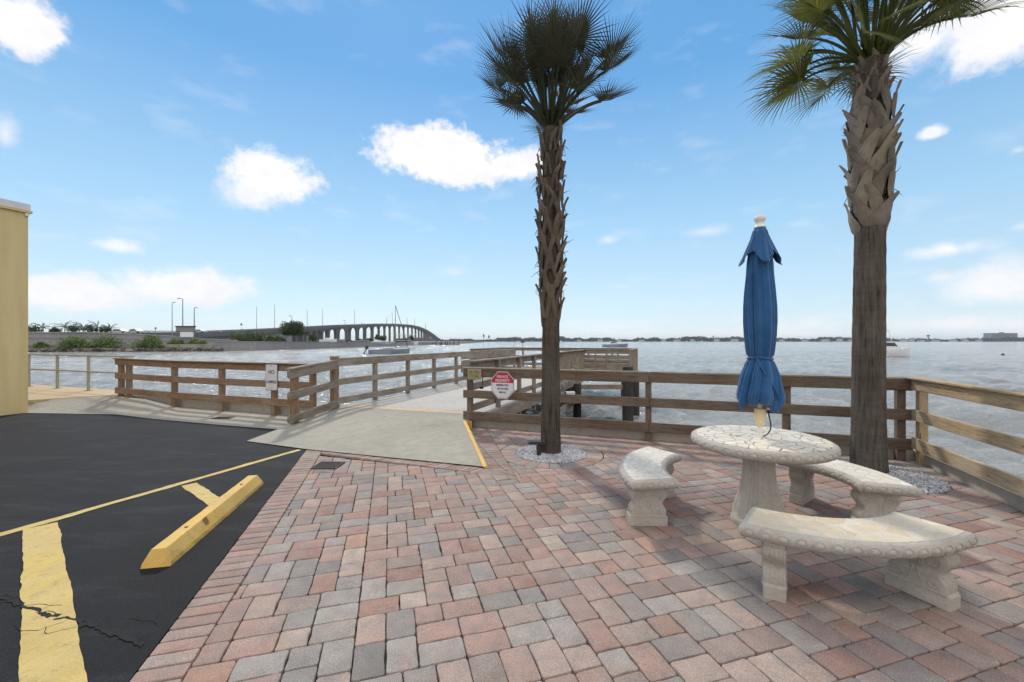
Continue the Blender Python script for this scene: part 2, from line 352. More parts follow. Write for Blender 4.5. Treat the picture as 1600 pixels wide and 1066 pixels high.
def paver():
    m=mat('concrete_paver',rough=.88,spec=.25); t=NT(m); v=t.coord('Object'); c=t.attr()
    a=t.noise(v,9,5,.6); f=t.noise(v,190,3,.7); b=t.noise(v,1.1,5)
    fl=t.ramp(t.noise(t.coord('Object'),6.5,3,.5,.5),[(.42,(0,0,0)),(.62,(1,1,1))]); c=t.mix(t.math('MULTIPLY',fl,.45),c,(.25,.225,.21))
    fl2=t.ramp(t.noise(t.coord('Object',(1,1,1),(0,0,0),(5,3,0)),7.5,3,.5,.5),[(.52,(0,0,0)),(.68,(1,1,1))]); c=t.mix(t.math('MULTIPLY',fl2,.35),c,(.36,.235,.19))
    c=t.mix(.6,c,t.ramp(a,[(.28,(.72,.74,.77)),(.72,(1.18,1.14,1.10))]),'MULTIPLY')
    c=t.mix(.5,c,t.ramp(b,[(.3,(.82,.82,.82)),(.7,(1.1,1.1,1.1))]),'MULTIPLY')
    c=t.mix(.65,c,t.ramp(f,[(.30,(.50,.50,.50)),(.5,(1,1,1)),(.66,(1.75,1.75,1.75))]),'MULTIPLY')
    st=t.ramp(t.noise(v,3.1,7,.7,1),[(.62,(0,0,0)),(.78,(1,1,1))]); c=t.mix(t.math('MULTIPLY',st,.35),c,(.09,.08,.07))
    t.col(c); t.bump(t.math('ADD',f,t.math('MULTIPLY',t.noise(v,60,3),1.2)),.6,.004); return m
M['paver']=paver(); M['joint']=flat('joint_sand',(.075,.06,.05),.95,var=.35,sc=40)
def mosaic(name, joint, jw, sc, c0, c1):
    m=mat(name,rough=.45,spec=.4); t=NT(m); v0=t.coord('Object',(1,1,.02))
    nn=t.N.new('ShaderNodeTexNoise'); nn.inputs['Scale'].default_value=7; t.L.new(v0,nn.inputs['Vector'])
    s=t.N.new('ShaderNodeVectorMath'); s.operation='SCALE'; s.inputs['Scale'].default_value=.03; t.L.new(nn.outputs[1],s.inputs[0])
    ad=t.N.new('ShaderNodeVectorMath'); t.L.new(v0,ad.inputs[0]); t.L.new(s.outputs[0],ad.inputs[1]); v=ad.outputs[0]
    e=t.vor(v,sc,'DISTANCE_TO_EDGE'); cell=t.vor(v,sc,'F1',1); sepn=t.N.new('ShaderNodeSeparateColor'); t.L.new(cell,sepn.inputs[0])
    c=t.ramp(sepn.outputs[0],[(0,c0),(1,c1)]); c=t.mix(.35,c,t.ramp(t.noise(v0,22,5),[(.3,(.75,.72,.66)),(.7,(1.1,1.1,1.1))]),'MULTIPLY')
    jn=t.math('ADD',e,t.math('MULTIPLY',t.math('SUBTRACT',t.noise(v0,16,3),.5),jw*1.2)); jm=t.ramp(jn,[(jw*.6,(1,1,1)),(jw,(0,0,0))])
    c=t.mix(jm,c,joint); t.col(c); t.rough(t.ramp(jm,[(0,(.42,.42,.42)),(1,(.85,.85,.85))])); t.bump(t.math('MULTIPLY',jm,-1),.6,.006); return m
M['mosaic_table']=mosaic('cracked_stone_inlay',(.17,.15,.13),.03,10,(.62,.55,.44),(.74,.69,.60))
M['mosaic_bench']=mosaic('stone_inlay',(.56,.53,.48),.055,10,(.55,.46,.31),(.68,.60,.46))
M['mosaic_pale']=mosaic('pale_stone_inlay',(.50,.47,.42),.035,12,(.66,.60,.50),(.74,.69,.60))
def fabric():
    m=mat('blue_canvas',rough=.85,spec=.2); t=NT(m); v=t.coord('Object')
    c=t.ramp(t.noise(v,5,4),[(.3,(.012,.068,.18)),(.7,(.027,.112,.27))]); t.col(c); b=t.noise(t.coord('Object',(1,1,.12)),26,5,.6,.5); t.bump(b,.45,.02); t.b.inputs['Sheen Weight'].default_value=.25; return m
M['canvas']=fabric()
def bark(name,c0,c1):
    m=mat(name,rough=.95,spec=.1); t=NT(m); a=t.noise(t.coord('Object',(22,22,1.6)),1.6,7,.7,.6); b=t.noise(t.coord('Object',(3,3,38)),1,5,.6); l=t.noise(t.coord('Object'),1.6,4)
    cr=t.ramp(a,[(.32,tuple(x*.45 for x in c0)),(.44,c0),(.72,c1)]); c=t.mix(.35,cr,t.ramp(b,[(.35,(.6,.6,.6)),(.6,(1.1,1.1,1.1))]),'MULTIPLY')
    c=t.mix(.5,c,t.ramp(l,[(.35,(.75,.68,.6)),(.65,(1.15,1.15,1.15))]),'MULTIPLY'); t.col(c); t.bump(t.math('ADD',a,t.math('MULTIPLY',b,.3)),.7,.02); return m
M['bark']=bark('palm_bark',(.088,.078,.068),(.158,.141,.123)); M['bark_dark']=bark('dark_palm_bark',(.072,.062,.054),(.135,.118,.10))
def bootm(name,c0,c1):
    m=mat(name,rough=.9,spec=.1); t=NT(m); a=t.noise(t.coord('UV',(3,30,1)),2,5,.6); b=t.noise(t.coord('Object'),9,4); c=t.ramp(a,[(.3,c0),(.7,c1)]); c=t.mix(.5,c,t.ramp(b,[(.3,(.65,.58,.5)),(.7,(1.15,1.15,1.15))]),'MULTIPLY'); c=t.mix(1,c,t.attr(),'MULTIPLY'); t.col(c); t.bump(a,.7,.01); return m
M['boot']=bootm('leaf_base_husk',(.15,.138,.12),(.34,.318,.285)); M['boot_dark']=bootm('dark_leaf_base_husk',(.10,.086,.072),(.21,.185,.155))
def leafm(name,c0,c1,tr=.25):
    m=mat(name,rough=.5,spec=.35); t=NT(m); n=t.noise(t.coord('Object'),1.5,3); a=t.attr(); c=t.ramp(n,[(.3,c0),(.7,c1)]); c=t.mix(1,c,a,'MULTIPLY'); t.col(c)
    tb=t.N.new('ShaderNodeBsdfTranslucent'); t.L.new(c,tb.inputs[0]); ms=t.N.new('ShaderNodeMixShader'); ms.inputs[0].default_value=tr
    out=[x for x in t.N if x.type=='OUTPUT_MATERIAL'][0]; t.L.new(t.b.outputs[0],ms.inputs[1]); t.L.new(tb.outputs[0],ms.inputs[2]); t.L.new(ms.outputs[0],out.inputs[0]); return m
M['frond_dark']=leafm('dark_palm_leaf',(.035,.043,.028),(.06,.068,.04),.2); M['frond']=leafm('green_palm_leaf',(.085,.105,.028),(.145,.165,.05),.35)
M['leaf']=leafm('shrub_leaf',(.055,.10,.025),(.11,.16,.04),.3); M['leaf_dark']=leafm('tree_leaf',(.03,.06,.022),(.06,.095,.03),.3)
M['leaf_far']=leafm('far_tree_leaf',(.040,.055,.050),(.065,.08,.07),.2)
def gravelm():
    m=mat('white_gravel',rough=.8); t=NT(m); c=t.attr(); c=t.mix(.5,c,t.ramp(t.noise(t.coord('Object'),90,3),[(.3,(.8,.8,.8)),(.7,(1.1,1.1,1.1))]),'MULTIPLY'); t.col(c); return m
M['gravel']=gravelm()
def rockm():
    m=mat('rip_rap_rock',rough=.95); t=NT(m); t.col(t.ramp(t.noise(t.coord('Object'),.9,5),[(.3,(.05,.045,.04)),(.7,(.26,.24,.22))])); return m
M['rock']=rockm()
def water():
    m=mat('bay_water',(.10,.115,.115),.10,spec=.6); t=NT(m); t.b.inputs['IOR'].default_value=1.33
    v=t.coord('Object',(1,1,1),(0,0,.3)); vs=t.coord('Object',(.45,1,1),(0,0,.25))
    a=t.noise(vs,1.7,8,.66,.6); b=t.noise(v,9,4,.6,.3); c=t.noise(vs,.16,4,.55,.3)
    dd_=t.noise(t.coord('Object',(.30,1,1),(0,0,.15)),.62,5,.6,.4)
    h=t.math('ADD',t.math('ADD',a,t.math('MULTIPLY',b,.42)),t.math('ADD',t.math('MULTIPLY',c,1.0),t.math('MULTIPLY',dd_,1.6)))
    t.bump(h,1.0,.24)
    t.col(t.ramp(c,[(.35,(.25,.245,.225)),(.65,(.33,.32,.295))])); return m
M['water']=water()

# ================================================================ SETTING
D=Vector((.35,.9367,0)).normalized(); E=Vector((D.y,-D.x,0))      # pier axis and shore axis
WZ=-1.12
def XY(v): return (v[0],v[1])
PR=Vector((-.77,7.66,0)); PL=Vector((-3.75,8.79,0)); CN=PR+E*6.46    # rail line points: pier right post, ramp post, corner
CN=Vector((5.27,5.49,0)); E2=(CN-PR).normalized(); D2=Vector((E2.y*-1,E2.x,0))   # front fence run
# ---- water: polar sheet with real wavelets near, bump far
def build_water():
    nr,na=330,420; rs=np.concatenate([np.geomspace(4.5,420,nr-30),np.geomspace(430,9000,30)]); th=np.linspace(radians(-80),radians(80),na)
    Rg,Tg=np.meshgrid(rs,th,indexing='ij'); X=Rg*np.sin(Tg); Y=Rg*np.cos(Tg); Z=np.zeros_like(X)
    rng=np.random.RandomState(3)
    for k in range(34):
        lam=np.exp(rng.uniform(np.log(.45),np.log(5.5))); a=rng.normal(radians(155),.55); kx,ky=cos(a)*2*pi/lam,sin(a)*2*pi/lam; ph=rng.uniform(0,2*pi)
        amp=.0115*lam**.5
        fade=np.clip((lam*14-Rg*.10*np.ones_like(Rg))/(lam*14),0,1) if lam<1.2 else np.clip(1.3-Rg/(70*lam),0,1)
        s=np.sin(kx*X+ky*Y+ph+.6*np.sin(kx*.31*X-ky*.27*Y+ph)); Z+=amp*fade*(s+.35*s*s)
    v=np.stack([X,Y,Z+WZ],-1).reshape(-1,3)
    i=np.arange(nr-1)[:,None]*na+np.arange(na-1)[None,:]; i=i.ravel(); f=np.stack([i,i+na,i+na+1,i+1],-1)
    me=bpy.data.meshes.new('water'); me.vertices.add(len(v)); me.vertices.foreach_set('co',v.ravel()); me.loops.add(f.size); me.loops.foreach_set('vertex_index',f.ravel())
    me.polygons.add(len(f)); me.polygons.foreach_set('loop_start',np.arange(len(f))*4); me.polygons.foreach_set('loop_total',np.full(len(f),4)); me.polygons.foreach_set('use_smooth',np.ones(len(f),bool))
    me.update(calc_edges=True); me.validate(); me.materials.append(M['water']); o=bpy.data.objects.new('water',me); COL.objects.link(o); structure(o)
    if me.polygons[0].normal.z<0: me.flip_normals()
build_water()
m=MB(); m.add([(-9000,-500,-5),(9000,-500,-5),(9000,9000,-5),(-9000,9000,-5)],[(0,1,2,3)]); structure(m.build('seabed',M['joint']))

# ---- land under everything (fill) 
edge=.42
A0=PR+D2*edge-E2*2.2; A1=CN+D2*edge+E2*edge; A2=A1-D2*16
LF0=g(429,650.5); LF1=g(273,638); EL=(LF0-LF1).normalized(); DL=Vector((-EL.y,EL.x,0))
L0=LF1-EL*12+DL*.5; L1=LF0+EL*1.6+DL*.5
land=ccw([XY(A0),XY(A1),XY(A2),(-3,-9),(-26,-9),(-26,L0.y),XY(L0),XY(L1)])
m=MB(); slab(m,land,-3,-.045); structure(m.build('ground',M['joint']))
# ---- asphalt
AP=g(478,703); gv=Vector((-.2825,.959,0)); hv=Vector((.959,.2825,0))
abk=AP-gv*12
asp=[(-25.9,9.3),XY(g(-200,643)),XY(g(0,645)),XY(g(180,648)),XY(g(240,655)),XY(g(440,672)),(-3.6,7.3),XY(AP),XY(abk),(-25.9,-8.9)]
m=MB(); slab(m,ccw(asp),-.044,-.002)
structure(m.build('asphalt_parking_lot',M['asphalt']))
# ---- seal crack in the asphalt (broken strip)
def crack():
    m=MB(); pts=[g(-60,910),g(0,932),g(60,956),g(120,971),g(165,986),g(222,1009)]
    P=[]
    for i in range(len(pts)-1):
        for k in range(14): P.append(pts[i].lerp(pts[i+1],k/14)+Vector((random.gauss(0,.006),random.gauss(0,.009),0)))
    P.append(pts[-1]); vs=[];fs=[]
    for i,p in enumerate(P):
        w=.006+.010*random.random(); vs+=[(p.x,p.y-w,.0028),(p.x,p.y+w,.0028)]
        if i: b=2*i; fs.append((b-2,b,b+1,b-1))
    m.add(vs,fs)
    for br in range(9):
        p=random.choice(P[10:]); a=random.uniform(0,2*pi); q=Vector(p); last=None
        for s in range(random.randint(5,12)):
            a+=random.gauss(0,.45); n=q+Vector((cos(a),sin(a),0))*.03; w=.0025
            m.add([(q.x,q.y-w,.0030),(n.x,n.y-w,.0030),(n.x,n.y+w,.0030),(q.x,q.y+w,.0030)],[(0,1,2,3)]); q=n
    structure(m.build('asphalt_crack',flat('crack_shadow',(.008,.008,.008),.95,var=.5,sc=90)))
crack()
# ---- parking lines: worn strips, ragged edges
def strip(m,a,b,w,z,jit=.004,n=60):
    a=Vector(a);b=Vector(b); d=(b-a).normalized(); s=Vector((-d.y,d.x,0)); L=(b-a).length; n=max(8,int(L/.05)); vs=[];fs=[]
    j1=j2=0
    for i in range(n+1):
        j1=.8*j1+random.gauss(0,jit); j2=.8*j2+random.gauss(0,jit); p=a.lerp(b,i/n)
        vs+=[(*(p-s*(w/2+j1))[:2],z),(*(p+s*(w/2+j2))[:2],z)]
        if i: k=2*i; fs.append((k-2,k,k+1,k-1))
    m.add(vs,fs)
m=MB(); la=g(0,836); lb=g(468,703); dd=(lb-la).normalized(); strip(m,la-dd*6,lb,.085,.0022); structure(m.build('painted_bay_line',M['line']))
m=MB(); a=g(64,822); b=g(84,1066); dd=(b-a).normalized(); strip(m,a,b+dd*3,.20,.0026,.003); structure(m.build('painted_bay_divider',M['line']))
m=MB(); a=g(296,757); b=g(334,783); dd=(b-a).normalized(); strip(m,a,b+dd*.12,.135,.0026,.003); structure(m.build('painted_bay_stub',M['line']))

# ---- concrete apron between the asphalt and the left fence
PZ=.21
FR=[Vector((-22,9.7,.0)),g(-200,643),g(0,645),g(180,648),g(240,655),g(273,658),g(350,665),g(440,672),Vector((-3.6,7.3,0))]
def lf(t,off=0): return LF1+EL*t+DL*off
BK=[Vector((-22,13,PZ)),Vector((-15,11.5,PZ)),Vector((-11.1,9.75,PZ)),Vector((-10.2,10.45,PZ)),Vector((lf(-1.2,.08).x,lf(-1.2,.08).y,.14)),lf(0,.12),lf(1.5,.12),lf(2.8,.12),lf(4.3,.12)]
BK[5].z=BK[6].z=BK[7].z=BK[8].z=.012
m=MB(); nseg=6; vs=[]; fs=[]
for i,(a,b) in enumerate(zip(FR,BK)):
    for k in range(nseg+1):
        t=k/nseg; p=a.lerp(b,t); zz=b.z*(t*t*(3-2*t)); vs.append((p.x,p.y,.006+zz))
for i in range(len(FR)-1):
    for k in range(nseg):
        a=i*(nseg+1)+k; fs.append((a,a+nseg+1,a+nseg+2,a+1))
m.add(vs,fs); structure(m.build('concrete_apron',M['concrete'],smooth=True))
# ---- seawall cap behind the left fence + tan promenade
m=MB(); c0=lf(-1.9,.13); c1=lf(4.22,.13); w=DL*.55
slab(m,ccw([XY(c0),XY(c1),XY(c1+w),XY(c0+w)]),-2.6,PZ); structure(m.build('seawall_cap_left',M['seawall']))
m=MB(); r0=Vector((-9.85,10.75,0)); RD=Vector((-.94,.342,0))
slab(m,ccw([(-11.1,9.55),(-10.35,10.3),XY(lf(-1.9,.13)),XY(lf(-1.9,.75)),XY(r0+RD*.3-RD.cross(Vector((0,0,1)))*-.35),XY(r0+RD*13+Vector((.1,.35,0))),(-22,10)]),-2.6,PZ+.012)
structure(m.build('promenade',M['concrete_tan']))
# ---- seawall cap behind the front and right fence
m=MB(); a=PR+D2*.06-E2*.0; b=CN+D2*.06+E2*.06; c=b-D2*15; w=.36
q0=PR+D2*.055-E2*.05; q1=CN+D2*.055+E2*.055; q2=q1-D2*15
o0=q0+D2*w; o1=q1+D2*w+E2*w; o2=q2+E2*w
slab(m,[XY(q0),XY(q1),XY(o1),XY(o0)][::1] if False else ccw([XY(q0),XY(q1),XY(o1),XY(o0)]),-2.6,.13)
slab(m,ccw([XY(q1),XY(q2),XY(o2),XY(o1)]),-2.6,.13)
structure(m.build('seawall_cap',M['seawall']))
# ---- ramp
RZ=.15
r_tip=g(385,690); r_tip.z=.005; r_f=Vector((AP.x,AP.y,.008)); r_fr=g(757,731); r_fr.z=.01
r_bl=Vector((PL.x,PL.y,0))+E*-.12; r_bl.z=RZ; r_br=Vector((-.86,7.42,RZ)); r_ml=g(452,667); r_ml.z=.03
def lerpz(a,b,t): return a.lerp(b,t)
front=[r_tip,r_tip.lerp(r_f,.5),r_f]+[r_f.lerp(r_fr,k/6) for k in range(1,7)]
backp=[r_ml, r_ml.lerp(r_bl,.55)]+[r_bl.lerp(r_br,k/6) for k in range(0,7)]
m=MB(); vs=[];fs=[];n=8
for a,b in zip(front,backp):
    for k in range(n+1):
        t=k/n; p=a.lerp(b,t); vs.append((p.x,p.y,p.z+.004))
for i in range(len(front)-1):
    for k in range(n): a=i*(n+1)+k; fs.append((a,a+n+1,a+n+2,a+1))
m.add(vs,fs)
# skirt
b0=len(vs); bt=[Vector(v) for v in vs[(len(front)-1)*(n+1):]]
m.add([tuple(v) for v in bt]+[(v.x,v.y,-.04) for v in bt],[(i,n+1+i,n+2+i,i+1) for i in range(n)])
lt=[Vector(v) for v in vs[:n+1]]; m.add([tuple(v) for v in lt]+[(v.x,v.y,-.04) for v in lt],[(i,i+1,n+2+i,n+1+i) for i in range(n)])
bk=[Vector(vs[i*(n+1)+n]) for i in range(len(front))]; m.add([tuple(v) for v in bk]+[(v.x,v.y,-.04) for v in bk],[(i,i+1,len(bk)+1+i,len(bk)+i) for i in range(len(bk)-1)])
structure(m.build('concrete_ramp',M['concrete_ramp'],smooth=False))
# yellow painted edge along ramp's right side (top strip + side)
def edge_kerb():
    m=MB(); P=[r_fr+Vector((.0,-.02,0)),r_br+Vector((-.0,.0,0)),Vector((-.76,7.56,RZ-.03))]
    wd=.032; vs=[]
    for i,p in enumerate(P):
        d=((P[min(i+1,2)]-P[max(i-1,0)])); d.z=0; d.normalize(); s=Vector((d.y,-d.x,0))
        for o,z in ((-wd*.6,p.z+.007),(-wd*.5,p.z+.012),(wd,p.z+.012),(wd+.012,p.z+.002),(wd+.016,-.03)): q=p+s*o; vs.append((q.x,q.y,z))
    fs=[(i*5+k,i*5+k+1,(i+1)*5+k+1,(i+1)*5+k) for i in range(2) for k in range(4)]
    fs.append((0,4,3,2,1)); m.add(vs,[tuple(reversed(f)) for f in fs]); return structure(m.build('ramp_edge_kerb',M['edge']))
edge_kerb()
# ---- pier landing slab joining ramp to pier (tan strip) 
LT=.55
m=MB(); a=r_bl+Vector((0,0,0)); b=r_br
pl0=PL-E*.12; pr0=PR+E*.05
slab(m,ccw([XY(r_bl+(r_br-r_bl).normalized()*-.06+D*.006),XY(r_br+D*.006),XY(pr0+D*.75),XY(pl0+D*.62)]),-.6,RZ+.004); structure(m.build('pier_landing',M['concrete']))
m=MB(); a=pl0+D*.28; b=pr0+D*.38
slab(m,ccw([XY(a+E*.1),XY(b-E*.1),XY(b+D*.33-E*.1),XY(a+D*.33+E*.1)]),RZ,RZ+.008); structure(m.build('tan_threshold_band',M['concrete_tan']))

# ================================================================ PAVERS
P1=Vector((AP.x,AP.y,0)); P2=Vector((r_fr.x+.03,r_fr.y-.02,0)); P3=Vector((-.79,7.62,0))
pal=[((.300,.175,.145),2.6),((.335,.220,.190),5),((.345,.262,.232),5),((.235,.225,.218),3.6),((.29,.275,.26),4.5),((.205,.207,.205),1.8),((.37,.31,.26),.9),((.36,.215,.150),.7),((.275,.21,.19),3.5)]
def pcol(red=0):
    c=random.choices([p[0] for p in pal],[p[1]+(2.5 if i in(0,1,2,7) else 0)*red for i,p in enumerate(pal)])[0]; k=random.uniform(.90,1.10)*.97; g_=sum(c)/3; return tuple((g_+(x-g_)*.72)*k*random.uniform(.98,1.02)*w_ for x,w_ in zip(c,(1.08,1.02,.97)))
def clip(poly,n,d):
    """keep points with dot(n,p)>=d"""
    out=[]
    for i in range(len(poly)):
        a=poly[i]; b=poly[(i+1)%len(poly)]; da=a.dot(n)-d; db=b.dot(n)-d
        if da>=0: out.append(a)
        if (da>=0)!=(db>=0): out.append(a.lerp(b,da/(da-db)))
    return out
def area(p): return abs(sum(p[i].x*p[(i+1)%len(p)].y-p[(i+1)%len(p)].x*p[i].y for i in range(len(p))))/2 if len(p)>2 else 0
PM=MB(); PALM1=Vector((.55,5.88,0)); PALM2=Vector((4.34,5.06,0)); GR1=(PALM1+Vector((-.0,-.0,0)),.50,.73); GR2=(Vector((4.30,4.92,0)),.62,.62)
def emit(poly,col,z=0,joint=.0024,r=.016,bow=.0055):
    """one paver: rounded, slightly irregular, with worn arris"""
    poly=[Vector((p.x,p.y,0)) for p in poly]
    # drop tiny edges
    q=[p for i,p in enumerate(poly) if (p-poly[i-1]).length>.008]
    if len(q)<3 or area(q)<.0022: return
    a=sum(q[i].x*q[(i+1)%len(q)].y-q[(i+1)%len(q)].x*q[i].y for i in range(len(q)))
    if a<0: q.reverse()
    n=len(q); ins=[]
    for i in range(n):   # inset by joint
        p0,p,p1=q[i-1],q[i],q[(i+1)%n]; d0=(p-p0).normalized(); d1=(p1-p).normalized(); n0=Vector((-d0.y,d0.x,0)); n1=Vector((-d1.y,d1.x,0))
        b=(n0+n1); 
        if b.length<.2: b=n0
        b.normalize(); k=joint/max(.4,b.dot(n0)); ins.append(p+b*k)
    out=[]
    for i in range(n):
        p0,p,p1=ins[i-1],ins[i],ins[(i+1)%n]; e0=(p0-p); e1=(p1-p); rr=min(r*random.uniform(.6,1.25),e0.length*.3,e1.length*.3)
        a_=p+e0.normalized()*rr; b_=p+e1.normalized()*rr; mid=(a_+b_)/2*.55+p*.45
        out+= [a_,mid,b_]
        if e1.length>.1:
            mm=(p+p1)/2; nn=Vector((-e1.y,e1.x,0)).normalized(); out.append(mm-nn*random.uniform(-bow,bow*.6))
    c=sum(out,Vector())/len(out); zz=z+random.uniform(-.0025,.0015); tx=random.gauss(0,.010); ty=random.gauss(0,.010); n2=len(out)
    def ring(k,dz): return [(*( (c+(p-c)*max(.3,1-k/max(.02,(p-c).length)))[:2]), zz+dz+(p.x-c.x)*tx+(p.y-c.y)*ty) for p in out]
    vs=ring(0,-.030)+ring(0,-.0065)+ring(.0028,-.002)+ring(.009,0)
    fs=[(k*n2+i,k*n2+(i+1)%n2,(k+1)*n2+(i+1)%n2,(k+1)*n2+i) for k in range(3) for i in range(n2)]+[tuple(range(3*n2,4*n2))]
    PM.add(vs,fs,col=col)
# exact random tiling of a torus by 2x2 / 3x2 / 2x3 blocks
def tiling(W,H,seed):
    rng=random.Random(seed)
    for attempt in range(4000):
        gr=[[0]*W for _ in range(H)]; out=[]; ok=True; steps=0
        def first():
            for y in range(H):
                for x in range(W):
                    if not gr[y][x]: return x,y
            return None
        def rec():
            nonlocal steps
            steps+=1
            if steps>1500: return False
            s=first()
            if s is None: return True
            x,y=s; opts=[(2,2)]*2+[(3,2)]*4+[(2,3)]*3; rng.shuffle(opts); seen=set()
            for (w,h) in opts:
                if (w,h) in seen: continue
                seen.add((w,h)); cells=[((x+i)%W,(y+j)%H) for i in range(w) for j in range(h)]
                if any(gr[b][a] for a,b in cells): continue
                for a,b in cells: gr[b][a]=1
                out.append((x,y,w,h))
                if rec(): return True
                out.pop()
                for a,b in cells: gr[b][a]=0
            return False
        if rec(): return out
    return [(x,y,2,2) for x in range(0,W,2) for y in range(0,H,2)]
def seam_score(T,W,H):
    idm=[[0]*W for _ in range(H)]
    for k,(x,y,w,h) in enumerate(T):
        for i in range(w):
            for j in range(h): idm[(y+j)%H][(x+i)%W]=k
    sc=0
    for x in range(W):
        run=0
        for y in range(2*H):
            if idm[y%H][x]!=idm[y%H][(x+1)%W]: run+=1
            else: sc+=max(0,run-3)**2; run=0
        sc+=max(0,run-3)**2
    for y in range(H):
        run=0
        for x in range(2*W):
            if idm[y][x%W]!=idm[(y+1)%H][x%W]: run+=1
            else: sc+=.45*max(0,run-4)**2; run=0
        sc+=.45*max(0,run-4)**2
    return sc
U=.0785; TW,TH=17,16; T=min((tiling(TW,TH,k) for k in range(60)),key=lambda t:seam_score(t,TW,TH))
nL1=Vector((-(P2-P1).y,(P2-P1).x,0)).normalized()*-1      # pointing to camera side
nL2=Vector(((P3-P2).y,-(P3-P2).x,0)).normalized()          # pointing right
nLE=hv.copy(); BW1=.19; BW2=.30; BWE=.235
bis=((P1-P2).normalized()+(P3-P2).normalized()); bis=Vector((-bis.x,-bis.y,0)).normalized()   # ray from P2 into the field
nb=Vector((-bis.y,bis.x,0))
fr_n=-D2; fr_d=(PR+D2*.05).dot(fr_n); rt_n=-E2; rt_d=(CN+E2*.05).dot(rt_n)
BWF=.0
def field():
    cu=P2.dot(hv); cv=P2.dot(gv)
    for iu in range(-3,8):
        for iv in range(-7,6):
            for (x,y,w,h) in T:
                u0=cu+(iu*TW+x)*U; v0=cv+(iv*TH+y)*U
                c=hv*(u0+w*U/2)+gv*(v0+h*U/2)
                if c.y<.9 or c.x<P1.x-2 or c.x>6.2 or c.y>8.2: continue
                if abs(c.x)>1.5*c.y+1.2 : continue
                poly=[hv*(u0+a*w*U)+gv*(v0+b*h*U) for a,b in((0,0),(1,0),(1,1),(0,1))]
                poly=clip(poly,nLE,(P1+nLE*BWE).dot(nLE))
                if not poly: continue
                d1=(P2+nL1*BW1).dot(nL1); d2=(P2+nL2*BW2).dot(nL2)
                if not(all(q.dot(nL1)>=d1 for q in poly) or all(q.dot(nL2)>=d2 for q in poly)):
                    pa=clip(poly,nL1,d1); pb=clip(poly,nL2,d2); 
                    big,nn_,dd_=(pa,nL1,d1) if area(pa)>area(pb) else (pb,nL2,d2); oth=pb if big is pa else pa
                    poly=big; rem=clip(oth,-nn_,-dd_) if len(oth)>2 else []
                    if len(rem)>2: emit(rem,pcol(.5))
                if len(poly)<3: continue
                poly=clip(poly,fr_n,fr_d); 
                if len(poly)<3: continue
                poly=clip(poly,rt_n,rt_d)
                for (cc,ri,ro) in (GR1,GR2):
                    if len(poly)<3: break
                    d=(c-cc); 
                    if d.length<ro+.16:
                        dn=d.normalized(); poly=clip(poly,dn,cc.dot(dn)+ro)
                if len(poly)<3: continue
                red=1 if (c-Vector((3.0,4.6,0))).length<1.9 or c.y>5.6 else (0.35 if c.y>3 else 0)
                emit(poly,pcol(red))
field()
def course(a,b,n_in,depth,w,red=1,off=0):
    L=(b-a).length; d=(b-a).normalized(); k=int(L/w); w=L/k
    for i in range(k):
        p=[a+d*(i*w)+n_in*off,a+d*((i+1)*w)+n_in*off,a+d*((i+1)*w)+n_in*(off+depth),a+d*(i*w)+n_in*(off+depth)]
        yield p
def bcol(): k=random.uniform(.85,1.12); return random.choice([(.33*k,.225*k,.19*k),(.31*k,.235*k,.205*k),(.29*k,.20*k,.17*k),(.33*k,.27*k,.235*k)])
for p in course(P1,P1-gv*5.6,hv,BWE,.098): emit(p,bcol(),r=.008,bow=.003,joint=.0045)
for p in course(P1+hv*BWE,P2+(P2-P1).normalized()*.0,nL1,BW1,.085):
    sk=(P2-P1).normalized()*.07; p=[p[0],p[1],p[2]-sk,p[3]-sk]; emit(clip(p,nLE,(P1+nLE*BWE).dot(nLE)) ,bcol(),r=.006)
for p in course(P2,P3,nL2,BW2,.098):
    q=clip(p,fr_n,fr_d)
    if len(q)>2: emit(q,tuple(x*.85 for x in pcol(2.5)),r=.006)
nb_=34
for i in range(nb_-8):
    pass
qa=P2+nL1*BW1; qb=P2+nL2*BW2; kx=(P2-P1).normalized(); ky=(P2-P3).normalized()
tt=((qb-qa).dot(nL2))/(kx.dot(nL2)); X_=qa+kx*tt
emit([P2,qa-kx*.07,qa.lerp(X_,.5),X_.lerp(P2,.35)],pcol(1),r=.006); emit([P2,X_.lerp(P2,.35),X_,qb.lerp(X_,.5)],pcol(1),r=.006) if False else None
emit([P2,qa-kx*.07,qa.lerp(X_,.45)],pcol(1),r=.006); emit([P2,qa.lerp(X_,.45),X_],pcol(1),r=.006); emit([P2,X_,qb],pcol(1),r=.006)
cc,ri,ro=GR1; nb_=26
for i in range(nb_):
    a0=2*pi*i/nb_; a1=2*pi*(i+1)/nb_
    def pt(r,a): return cc+Vector((cos(a)*r,sin(a)*r,0))
    p=[pt(ri,a0),pt(ro-.01,a0),pt(ro,(a0+a1)/2),pt(ro-.01,a1),pt(ri,a1)]; q=clip(p,nL2,(P2+nL2*(BW2)).dot(nL2))
    if len(q)>2: emit(q,pcol(.9),r=.006)
structure(PM.build('brick_paving',M['paver'],auto=40))
# thin curved edging strip between ramp course and palm ring
def edging():
    m=MB(); pts=[g(735,668),g(738,680),g(750,696),g(767,712),g(784,729),g(792,736)]; P=[]
    for i in range(len(pts)-1):
        for k in range(6): P.append(pts[i].lerp(pts[i+1],k/6)+Vector((0,0,.004)))
    P.append(pts[-1]+Vector((0,0,.004))); tube(m,P,.009,8); o=m.build('edging_strip',M['pole'],smooth=True); tag(o,'thin grey curved edging strip lying in the red pavers right of the yellow ramp edge','edging strip')
edging()
